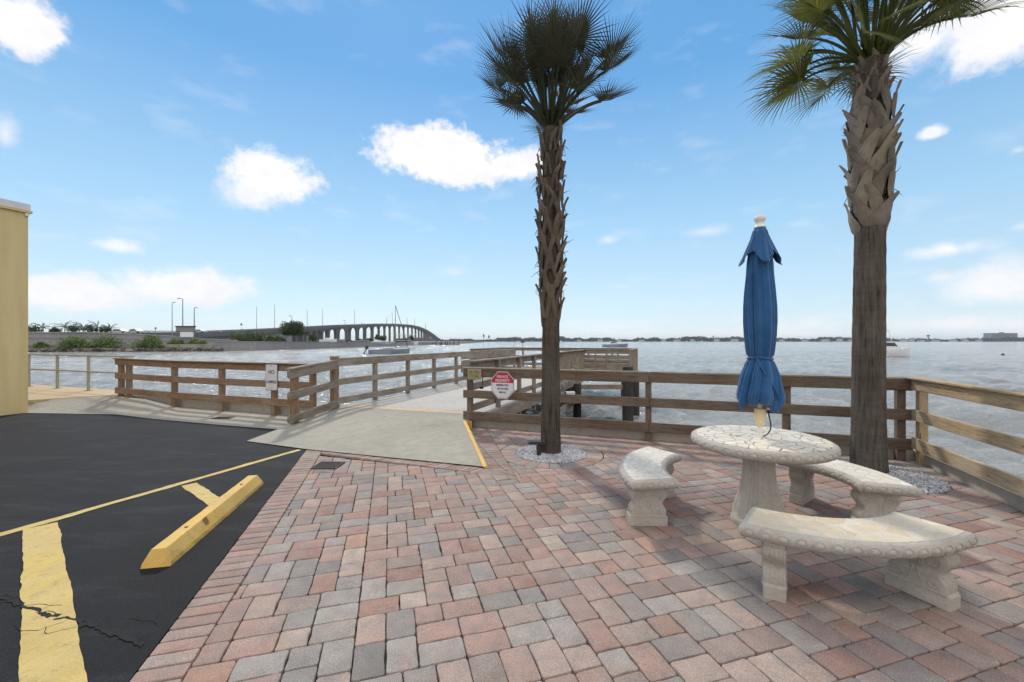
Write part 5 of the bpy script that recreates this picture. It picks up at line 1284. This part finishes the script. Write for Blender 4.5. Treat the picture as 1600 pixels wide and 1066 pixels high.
def nrm(i):
    d=BP[min(i+1,len(BP)-1)]-BP[max(i-1,0)]; d.z=0; d.normalize(); return Vector((-d.y,d.x,0))
def sweep(prof,mt,name):
    m=MB(); n=len(prof); vs=[]
    for i,p in enumerate(BP):
        nn=nrm(i); vs+=[p+nn*o+Vector((0,0,z)) for o,z in prof]
    fs=[(i*n+k,i*n+(k+1)%n,(i+1)*n+(k+1)%n,(i+1)*n+k) for i in range(len(BP)-1) for k in range(n)]; fs+=[tuple(reversed(range(n))),tuple(range((len(BP)-1)*n,len(BP)*n))]
    m.add(vs,fs); return m.build(name,mt,br)
sweep([(-.15,-1.9),(-.15,0),(.25,0),(.25,-.9),(13,-.9),(13,0),(13.4,0),(13.4,-1.9)],M['bridge'],'deck')
sweep([(.9,-3.4),(.9,-1.905),(12,-1.905),(12,-3.4)],M['bridge'],'girder')
sweep([(-.1,.62),(-.1,.74),(.05,.74),(.05,.62)],M['metal'],'handrail')
m=MB(); vs=[]; nn_=[]
for i,p in enumerate(BP):
    if 800+F*p.x/p.y>468: break
    n_=nrm(i); a=p+n_*1.0; b=p+n_*12; vs+=[(a.x,a.y,0),(a.x,a.y,p.z-1.5),(b.x,b.y,p.z-1.5),(b.x,b.y,0)]
k_=len(vs)//4; m.add(vs,[(i*4+q,i*4+(q+1)%4,(i+1)*4+(q+1)%4,(i+1)*4+q) for i in range(k_-1) for q in range(4)]+[(3,2,1,0),tuple(range(k_*4-4,k_*4))]); m.build('abutment_wall',M['wall_far'],br)
m=MB()
for i in range(0,len(BP)-1):
    for k in range(5):
        p=BP[i].lerp(BP[i+1],k/5); box(m,p+Vector((0,0,.34)),(.14,.14,.66))
m.build('rail_posts',M['metal'],br)
def on_path(px):
    best=None
    for i in range(len(BP)-1):
        a=800+F*BP[i].x/BP[i].y; b=800+F*BP[i+1].x/BP[i+1].y
        if a<=px<=b: return BP[i].lerp(BP[i+1],(px-a)/(b-a)),nrm(i)
    return BP[-1],nrm(len(BP)-1)
PXS=[466,477,489,497.5,507,517,529,545,561,573,584,594.5,603.5,611.5,619,626,633,639.5,646,651.5,656.5,661,665,668.5,671.5,674.5,677,679.5,682]
for j,px in enumerate(PXS):
    p,nn=on_path(px); d=Vector((nn.y,-nn.x,0)); Y=p.y; z1=p.z-3.1; w=1.3*Y/F/2*1.35; 
    pxn=PXS[j+1] if j+1<len(PXS) else px+2; p2,_=on_path(pxn); sp=(p2-p).length*.34; pxp=PXS[j-1] if j else px-9; p3,_=on_path(pxp); sp0=(p-p3).length*.34
    # haunched head: arc out to neighbours
    m=MB(); H=min((z1-WZ)*.42,5.5); tw=min(1.4,sp*.4); prof=[]
    for k in range(9): u=k/8*pi/2; prof.append((tw+ (sp-tw)*(1-cos(u)), z1-H*(1-sin(u))))
    left=[(-(tw+(sp0-tw)*(1-cos(k/8*pi/2))), z1-H*(1-sin(k/8*pi/2))) for k in range(9)]
    poly=[(tw,-3)]+prof+list(reversed(left))+[(-tw,-3)]
    for (o0,o1) in ((1.2,3.6),(8.8,11.2)):
        vs=[Vector((p.x,p.y,0))+d*x+nn*o0+Vector((0,0,z)) for x,z in poly]+[Vector((p.x,p.y,0))+d*x+nn*o1+Vector((0,0,z)) for x,z in poly]; n=len(poly)
        # split into quads
        fs=[(i,(i+1)%n,(i+1)%n+n,i+n) for i in range(n)]
        h=len(prof)+1
        for i in range(h-1): fs.append((i,i+1,n-2-i,n-1-i)); fs.append((n+i,2*n-1-i,2*n-2-i,n+i+1))
        m.add(vs,fs)
    m.build('pier_column',M['bridge'],br)
# ---- lamp posts
def lamp(name,px,Y,pb,tp,arm,label,group=None,r=.09,head=1):
    X=(px-800)/F*Y; z0=zt(pb,Y); z1=zt(tp,Y); t=thing(name,label,'lamp post',(X,Y,z0),0,group)
    m=MB(); tube(m,[(X,Y,z0-.3),(X,Y,z1)],[r*1.3,r*.8],8); 
    if arm: tube(m,[(X,Y,z1-.1),(X+arm,Y,z1+.12)],r*.6,6)
    m.build('pole',M['pole'],t)
    m=MB(); box(m,(X+arm*1.2,Y,z1+.10),(abs(arm)*.7+.2,.35,.2)); m.build('lamp_head',M['pole'],t)
lamp('lamp_post',269,124,523,473,.5,'leftmost of the three tall lamp posts by the message board')
lamp('lamp_post',285.5,122,523,467,-.9,'tallest lamp post standing behind the message board',r=.12)
lamp('lamp_post',303.5,120,522,481.5,.5,'lamp post at the right edge of the message board',r=.12)
_ord=iter(['first and leftmost','second','third','fourth','fifth','sixth','seventh','eighth','ninth','tenth and rightmost'])
for px,tp in ((401,480),(429,477),(480,484),(504,483),(554,484),(604,495),(613,489),(636,496),(648,498),(665,505)):
    p,_=on_path(px); lamp('bridge_lamp_post',px,p.y+.1,533-(p.z-HC)*F/p.y,tp,0,next(_ord)+' of the ten thin lamp posts along the bridge','lamp posts on the bridge',r=.075*p.y/200+.03)
for px,Y,tp,lab in ((447,140,503,'short lamp post left of the round tree'),(456,141,494,'short lamp post rising behind the round tree'),(539.5,190,501,'dark lamp post in front of the bridge arches'),(567,215,505,'smaller lamp post beside the wide bridge arch')):
    lamp('small_lamp_post',px,Y,533,tp,-.5 if px!=447 else -.3,lab,None,r=.1)
# ---- message board
t=thing('message_board','dark framed roadside board on posts with a pale panel beneath it','sign',gy(290,119,523)); s_=119/F
m=MB(); box(m,gy(290,119,514.3),(29*s_,.4,1.6)); m.build('board',M['pole'],t)
m=MB(); box(m,gy(290,118.7,510.2),(31*s_,.5,.3)); box(m,gy(290,118.7,518.4),(31*s_,.5,.15)); m.build('frame',M['black'],t)
m=MB(); box(m,gy(292,118.6,522.6),(20*s_,.3,1.5)); m.build('lower_panel',M['hull'],t)
for px in (279,302): m=MB(); tube(m,[gy(px,119,532),gy(px,119,512)],.12,6); m.build('support_post',M['pole'],t)
# ---- cars on the highway
def car(px,Y,pb,label,mt,L=4.4):
    c=gy(px,Y,pb); t=thing('car',label,'car',c)
    prof=[(-.5,.25),(-.5,.55),(-.46,.72),(-.30,.80),(-.18,1.32),(.14,1.36),(.28,.92),(.46,.80),(.5,.6),(.5,.25)]
    m=MB(); n=len(prof); vs=[c+Vector((x*L,y,z)) for y in(-.85,.85) for x,z in prof]; m.add(vs,[tuple(range(n)),tuple(reversed(range(n,2*n)))]+[(i,i+n,(i+1)%n+n,(i+1)%n) for i in range(n)]); m.build('body',mt,t)
    m=MB(); vs=[c+Vector((x*L,-.86,z)) for x,z in((-.26,.85),(-.165,1.24),(.12,1.28),(.22,.92))]; m.add(vs,[(0,3,2,1)]); vs=[c+Vector((x*L,.86,z)) for x,z in((-.26,.85),(-.165,1.24),(.12,1.28),(.22,.92))]; m.add(vs,[(0,1,2,3)]); m.build('window',M['glass'],t)
    for x in (-.32,.33):
        for y in (-.8,.8): m=MB(); tube(m,[c+Vector((x*L,y-.1,.32)),c+Vector((x*L,y+.1,.32))],.32,12); m.build('wheel',M['rubber'],t)
grey=flat('silver_paint',(.35,.36,.37),.4); dk=flat('dark_paint',(.05,.05,.06),.4)
car(187,120,521.8,'long silver car on the highway left of the largest shore bush',grey,5.2); car(212,121,521.6,'shorter silver car on the highway above the largest shore bush',grey,4.2)
car(312,160,520.5,'small distant grey car at the start of the bridge right of the message board',grey,4.6)
p,_=on_path(342); car(342,p.y+5,533-(p.z-1.0-HC)*F/(p.y),'small dark car climbing the bridge approach',dk,4.4)
# round traffic signs
for px,Y,py,lab in ((243,121,513,'dark round traffic sign facing away beside the highway'),(377,200,507,'small dark sign high above the bridge approach')):
    t=thing('traffic_sign',lab,'sign',gy(px,Y,521)); m=MB(); tube(m,[gy(px,Y,521.5),gy(px,Y,py)],.05,6); m.build('post',M['pole'],t); m=MB(); c=gy(px,Y-.1,py); tube(m,[c,c+Vector((0,.05,0))],.33*Y/121*.9,12); m.build('disc',M['black'],t)
# ---- boats
def hull(L,B,H,stations=16,rake=.12,sheer=.25,full=.5):
    """bow to +x, origin midships at waterline"""
    m=MB(); n=7; vs=[]
    for i in range(stations+1):
        u=i/stations; x=-L/2+L*u; w=B/2*(1-max(0,(u-full)/(1-full))**2.1)*(.86+.14*min(1,u*4)); w=max(w,.02); top=H*(1+sheer*u*u); xr=x+rake*L*.5*max(0,(u-.6)/.4)
        for k in range(n):
            s=k/(n-1)*2-1; a=abs(s); yy=w*s; zz=top if a==1 else (top-(top+.35)*(1-a**2.6))
            if 0<a<1: yy=w*(.55+.45*(a-.33)/.34*1)*(1 if s>0 else -1) if a>.3 else yy
            vs.append((xr-(0 if a==1 else rake*L*.35*max(0,(u-.6)/.4)*(1-a)),yy,zz))
    fs=[(i*n+k,(i+1)*n+k,(i+1)*n+k+1,i*n+k+1) for i in range(stations) for k in range(n-1)]; fs.append(tuple(range(n))); 
    fs+=[(i*n,i*n+n-1,(i+1)*n+n-1,(i+1)*n) for i in range(stations)]; m.add(vs,fs); return m
def extr(m,prof,y0,y1,taper=.0):
    n=len(prof); vs=[(x,y0,z) for x,z in prof]+[(x,y1,z) for x,z in prof]; m.add(vs,[tuple(range(n)),tuple(reversed(range(n,2*n)))]+[(i,i+n,(i+1)%n+n,(i+1)%n) for i in range(n)])
def place(px,py,rz,name,label,cat): p=wl(px,py); p.z=WZ; return thing(name,label,cat,p,rz)
def sailboat():
    t=place(608,553.3,radians(3),'sailboat','blue grey sailboat with bare mast and outboard motor anchored left of the pier','sailboat'); L=7.9
    m=local(hull(L,2.3,.95,rake=.10,sheer=.18)); m.build('hull',M['hullblue'],t,auto=50)
    m=MB(); extr(m,[(-1.6,.9),(-1.4,1.22),(1.0,1.3),(1.7,1.0),(1.7,.9)],-.75,.75); local(m).build('cabin',M['hull'],t)
    m=MB(); extr(m,[(-1.2,1.02),(-1.1,1.14),(.8,1.2),(1.1,1.08)],-.765,.765); local(m).build('cabin_window',M['glass'],t)
    m=MB(); tube(m,[(1.3,0,.95),(1.3,0,10.1)],[.075,.055],8); local(m).build('mast',M['pole'],t,smooth=True)
    m=MB(); tube(m,[(1.3,0,2.1),(-2.6,0,1.9)],.05,6); tube(m,[(1.2,0,2.2),(-2.3,0,2.05)],.13,8); local(m).build('boom',M['hullblue'],t,smooth=True)
    m=MB(); tube(m,[(1.35,0,10.0),(3.95,0,1.2)],.055,6); local(m).build('furled_forestay',M['black'],t,smooth=True)
    m=MB(); tube(m,[(1.3,0,9.9),(-3.8,0,1.0)],.012,4); tube(m,[(1.3,0,9.0),(1.2,1.05,1)],.012,4); tube(m,[(1.3,0,9.0),(1.2,-1.05,1)],.012,4); local(m).build('rigging',M['pole'],t)
    m=MB()
    for x in (-3.6,-2.2,-.6,1.2,2.8):
        for y in(-.95,.95): k=1 if x<2 else .6; tube(m,[(x,y*k,.95),(x,y*k,1.55)],.018,5)
    for y in(-.95,.95): tube(m,[(-3.6,y,1.52),(1.2,y,1.52),(2.8,y*.6,1.55),(3.9,0,1.6)],.012,4)
    local(m).build('lifeline',M['pole'],t)
    m=MB(); extr(m,[(-4.75,1.0),(-4.9,1.45),(-4.6,1.75),(-4.2,1.6),(-4.25,1.05)],-.2,.2); tube(m,[(-4.5,0,1.1),(-5.2,0,.15)],.10,7); tube(m,[(-5.25,-.02,.15),(-4.95,.02,.05)],.16,7); local(m).build('outboard_motor',M['black'],t)
sailboat()
def cruiser():
    t=place(960,542.3,radians(6),'motor_cruiser','grey white motor cruiser far out beyond the pier platform','motorboat'); L=10.6
    m=local(hull(L,3.2,1.15,rake=.22,sheer=.35)); m.build('hull',M['hullblue'],t,auto=50)
    m=MB(); extr(m,[(-2.9,1.2),(-2.6,1.7),(.6,1.9),(3.6,1.5),(4.4,1.3)],-1.05,1.05); local(m).build('cabin',M['hull'],t)
    m=MB(); extr(m,[(-1.7,1.75),(-.9,2.35),(-.4,2.35),(1.5,1.85)],-.95,.95); local(m).build('windshield',M['glass'],t)
    m=MB(); tube(m,[(-2.6,.9,1.6),(-1.9,.9,2.55),(-1.9,-.9,2.55),(-2.6,-.9,1.6)],.08,6); extr(m,[(-2.5,2.35),(-2.5,2.42),(-.4,2.5),(-.4,2.43)],-.9,.9); local(m).build('radar_arch',M['hull'],t)
cruiser()
def sportfish():
    t=place(1376,557.6,radians(-8),'fishing_boat','white fishing boat with tall tower partly hidden behind the thick palm trunk','motorboat'); L=7.6
    m=local(hull(L,2.6,1.05,rake=.20,sheer=.55)); m.build('hull',M['hull'],t,auto=50)
    m=MB(); extr(m,[(-1.0,1.2),(-.9,2.55),(1.6,2.5),(2.1,1.75),(2.5,1.45),(2.5,1.2)],-.95,.95); local(m).build('cabin',M['hull'],t)
    m=MB(); extr(m,[(-.5,1.85),(-.45,2.4),(1.5,2.38),(1.95,1.80)],-.965,.965); local(m).build('cabin_window',M['glass'],t)
    m=MB(); extr(m,[(-1.6,2.56),(-1.6,2.64),(1.8,2.62),(1.8,2.55)],-1.05,1.05); local(m).build('hardtop',M['hull'],t)
    m=MB()
    for x,x2 in((-.9,-.5),(1.2,.8)):
        for y in(-.8,.8): tube(m,[(x,y,2.6),(x2,y*.7,4.45)],.035,6)
    for zz,k in ((3.5,.85),(4.45,.7)): tube(m,[(-.7,-.8*k,zz),(1.0,-.8*k,zz),(1.0,.8*k,zz),(-.7,.8*k,zz),(-.7,-.8*k,zz)],.03,6)
    extr(m,[(-.8,4.46),(-.8,4.52),(1.1,4.52),(1.1,4.46)],-.62,.62); local(m).build('tower',M['hull'],t)
    m=MB()
    for k in range(5):
        for y in(-1,1): tube(m,[(1.6+k*.6,y*(.95-.17*k),1.4+.05*k),(1.65+k*.62,y*(.95-.17*k),1.95+.05*k)],.02,5)
    for y in(-1,1): tube(m,[(1.6,y*.95,1.93),(2.9,y*.6,2.05),(4.15,y*.2,2.15)],.025,6)
    local(m).build('bow_rail',M['white'],t)
sportfish()
def canopy_boat():
    t=place(633,539.6,radians(4),'canopy_boat','moored white motor yacht with high flat canopy in front of the bridge','motorboat'); L=14.5
    m=local(hull(L,4.2,1.9,rake=.15,sheer=.3)); m.build('hull',M['hull'],t,auto=50)
    m=MB(); extr(m,[(-5.5,1.9),(-5.5,4.3),(2.0,4.2),(3.8,2.9),(4.6,2.2)],-1.7,1.7); local(m).build('cabin',M['glass'],t)
    m=MB(); extr(m,[(-5.6,3.0),(-5.6,3.25),(3.3,3.2),(3.5,3.0)],-1.74,1.74); local(m).build('trim_band',M['hull'],t)
    m=MB(); extr(m,[(-6.4,6.9),(-6.4,7.15),(6.8,7.15),(6.8,6.9)],-2.0,2.0); local(m).build('canopy',M['hull'],t)
    m=MB()
    for x in (-6,-3,0,3,6):
        for y in(-1.8,1.8): tube(m,[(x,y,2.2),(x,y,6.9)],.09,5)
    local(m).build('canopy_post',M['pole'],t)
    m=MB(); tube(m,[(3.2,0,7),(6.2,0,1.9)],.12,5); local(m).build('crane_arm',M['black'],t)
canopy_boat()
def landboat(px,Y,py,L,label,cab):
    c=gy(px,Y,py); t=thing('parked_boat',label,'motorboat',c,radians(8)); m=local(hull(L,2.3,1.1,rake=.2,sheer=.3)); m.build('hull',M['hull'] if cab else M['hullblue'],t,auto=50)
    m=MB(); extr(m,[(-.8,1.1),(-.6,1.9),(.6,1.9),(1.1,1.2)],-.7,.7); local(m).build('cabin',M['glass'] if not cab else M['hull'],t)
landboat(512,182,534.6,6.5,'small pale motorboat parked on the peninsula right of the round tree',1); landboat(562,235,535.2,9,'longer grey motorboat parked on the peninsula below the bridge arches',0); landboat(592,262,536.2,8,'white motorboat lying at the seawall left of the canopy yacht',1); landboat(527,200,534.8,6,'low grey boat parked between the other boats on the peninsula',0)
car(546,215,535,'small dark car parked on the peninsula below the bridge',dk,4.4)
# tiny sailboat and buoy
t=place(1164,541.5,0,'dinghy','tiny white sailing dinghy just left of the blue umbrella','sailboat'); m=local(hull(3.6,1.3,.6)); m.build('hull',M['hull'],t); m=MB(); tube(m,[(.3,0,.3),(.3,0,3.4)],.05,5); local(m).build('mast',M['pole'],t); m=MB(); extr(m,[(-1.4,.8),(.2,.8),(.2,2.9)],-.02,.02); local(m).build('sail',M['white'],t)
p=wl(1567,555.5); p.z=WZ; t=thing('buoy','small dark mooring buoy floating on the right under the high building','buoy',p); m=MB(); lathe(m,[(.05,-.1),(.24,0),(.26,.15),(.12,.3),(.05,.42)],p,12); m.build('float',M['black'],t,smooth=True)
# channel marker behind platform
p=wl(816,542.5); p.z=WZ; t=thing('channel_marker','post with a small square channel marker standing in the water behind the pier','channel marker',p); Y=p.y
m=MB(); tube(m,[p,gy(816.5,Y,533)],.16,6); m.build('post',M['pole'],t); m=MB(); box(m,gy(816.5,Y,534),(1.6,.2,1.0)); m.build('board',M['black'],t)
# ---- distant wooden jetty at the tip of the peninsula
t=thing('wooden_jetty','distant dark wooden jetty on piles right of the bridge end','jetty',wl(690,540)); Y0=290
m=MB(); a=gy(672,Y0,540.0); b=gy(718,Y0,538.4); tube(m,[a,b],.28,4); m.build('deck',M['wood_wet'],t)
for px,tp in ((676,535),(681,534),(688,534.5),(690,533.6),(696,533.2),(699,534),(703,533.4),(709,533),(717,533.4)):
    m=MB(); tube(m,[gy(px,Y0,541.5),gy(px,Y0,tp)],.26,6); m.build('piling',M['wood_wet'],t)
# ---- far shore
YF=1500
m=MB(); slab(m,ccw([(-900,YF),(4200,YF-150),(4200,YF+900),(-900,YF+900)]),-3,-.3); structure(m.build('far_shore_land',flat('far_sand',(.2,.19,.16),.95,sc=.01)))
def treeline():
    m=MB(); hh={}
    x=-420.0
    while x<3600:
        px=800+F*x/YF; base=13.5+3.5*sin(x*.011)+3*sin(x*.037+2)+2.5*sin(x*.11); 
        if px<760: base*=.75
        if px>1345: base*=.85
        n=int(5+base*.8)
        for k in range(n):
            h=base*random.uniform(.5,1.15); w=random.uniform(3,8); p=Vector((x+random.uniform(-6,6),YF+6+random.uniform(0,60),-.5)); t=random.uniform(.55,1.25); 
            for j in range(4):
                c=p+Vector((random.uniform(-w,w)*.5,random.uniform(-2,2),h*random.uniform(.25,.85))); s=w*random.uniform(.3,.6)
                a=Vector((random.gauss(0,1),random.gauss(0,.4),random.gauss(0,1))).normalized(); b=a.cross(Vector((random.gauss(0,.3),1,random.gauss(0,.3)))).normalized()
                m.add([c-a*s,c-a*s*.2+b*s*.8,c+a*s,c+a*s*.1-b*s*.8],[(0,1,2,3)],col=(t,t,t))
        x+=5
    o=m.build('far_woodland',M['leaf_far']); tag(o,'dark band of trees along the distant opposite shore','treeline',kind='stuff')
treeline()
hw=flat('far_house_wall',(.42,.42,.42),.9); hr=flat('far_house_roof',(.20,.18,.18),.9)
hs=[(905,14,6),(938,18,7),(968,12,9),(1003,20,6),(1037,14,9),(1058,22,7),(1082,12,8),(1120,16,10),(1148,24,9),(1222,16,7),(1258,20,6),(1290,26,8),(1312,18,10),(1331,22,7),(1412,24,7),(1425,12,11),(1440,20,6),(1462,26,6),(1490,22,7),(1508,18,8),(1530,16,7)]
wh=['nearest the pier platform','left of the motor cruiser','behind the motor cruiser','just right of the motor cruiser','second right of the motor cruiser','third right of the motor cruiser','midway between cruiser and umbrella','well left of the umbrella','immediately left of the umbrella','immediately right of the umbrella','second right of the umbrella','between umbrella and thick palm','third left of the thick palm','hidden edge by the thick palm','nearest right of the thick palm','narrow and tall, right of the fishing boat','second right of the fishing boat','low and wide, midway to the high building','third left of the high building','second left of the high building','immediately left of the high building']
for (px,w,h),s_ in zip(hs,wh):
    x=(px-800)/F*YF; t=thing('far_house','distant pale house on the far shore, '+s_,'house',(x,YF+2,-.3)); m=MB(); box(m,(x,YF+2,-.3+h/2*.8),(w,10,h*.8)); m.build('wall',hw,t)
    m=MB(); z=-.3+h*.8; vs=[(x-w*.55,YF-4,z),(x+w*.55,YF-4,z),(x+w*.55,YF+8,z),(x-w*.55,YF+8,z),(x-w*.3,YF+2,z+h*.3),(x+w*.3,YF+2,z+h*.3)]; m.add(vs,[(0,1,5,4),(1,2,5),(2,3,4,5),(3,0,4)]); m.build('roof',hr,t)
def far_tower(px,tp,w,label,name,cat):
    x=(px-800)/F*YF; z=zt(tp,YF); t=thing(name,label,cat,(x,YF+5,0)); m=MB(); tube(m,[(x,YF+5,-1),(x,YF+5,z-4)],w*.25,6); m.build('column',hr,t); m=MB(); lathe(m,[(w*.3,z-7),(w*.6,z-5),(w*.6,z-2),(w*.2,z)],(x,YF+5,0),10); m.build('tank',hr,t)
far_tower(1452.5,523,8,'dark water tower on the far shore right of the fishing boat','water_tower','water tower'); far_tower(1115.5,524.5,4,'small dark tower above the far trees left of the umbrella','lookout_tower','tower')
for px,tp,lab in ((756,521.5,'single tall dark tree standing above the far treeline just left of the slim palm'),(764,524,'shorter dark tree above the far treeline near the slim palm')):
    Y=1480; x=(px-800)/F*Y; z=zt(tp,Y); t=thing('far_tall_tree',lab,'tree',(x,Y,0)); m=MB(); leaves(m,(x,Y,z*.62),3.5,3.5,z*.4,200,1.6,8); m.build('crown',M['leaf_far'],t); m=MB(); tube(m,[(x,Y,-1),(x,Y,z*.6)],.6,5); m.build('trunk',M['bark'],t)
# high building
YB=1750; x0=(1549-800)/F*YB; x1=(1590-800)/F*YB; z1=zt(520.5,YB); bdg=thing('apartment_block','large grey apartment block on the far shore at the right edge','building',((x0+x1)/2,YB,0))
m=MB(); slab(m,[(x0,YB),(x1,YB),(x1,YB+30),(x0,YB+30)],-1,z1); slab(m,[(x0+50,YB+5),(x0+60,YB+5),(x0+60,YB+15),(x0+50,YB+15)],z1,z1+4); m.build('wall',flat('far_block_wall',(.16,.18,.21),.9,sc=.01),bdg)
wm=flat('far_block_window',(.06,.07,.09),.4,sc=.01)
for r in range(7):
    m=MB(); z=4+r*(z1-6)/7; slab(m,[(x0+2,YB-.6),(x1-2,YB-.6),(x1-2,YB-.1),(x0+2,YB-.1)],z,z+2.2); m.build('window_row',wm,bdg)

# ---- thin sea air
hz=bpy.data.materials.new('sea_haze'); hz.use_nodes=True; n_=hz.node_tree.nodes
for x in list(n_):
    if x.type=='BSDF_PRINCIPLED': n_.remove(x)
pv=n_.new('ShaderNodeVolumePrincipled'); pv.inputs['Color'].default_value=(.80,.88,.97,1); pv.inputs['Density'].default_value=.00009; pv.inputs['Anisotropy'].default_value=.2
hz.node_tree.links.new(pv.outputs[0],[x for x in n_ if x.type=='OUTPUT_MATERIAL'][0].inputs['Volume'])
m=MB(); slab(m,[(-9500,-600),(9500,-600),(9500,9500),(-9500,9500)],-6,75); o=m.build('haze',hz); o['kind']='stuff'; o['label']='thin pale sea haze over the bay'; o['category']='haze'
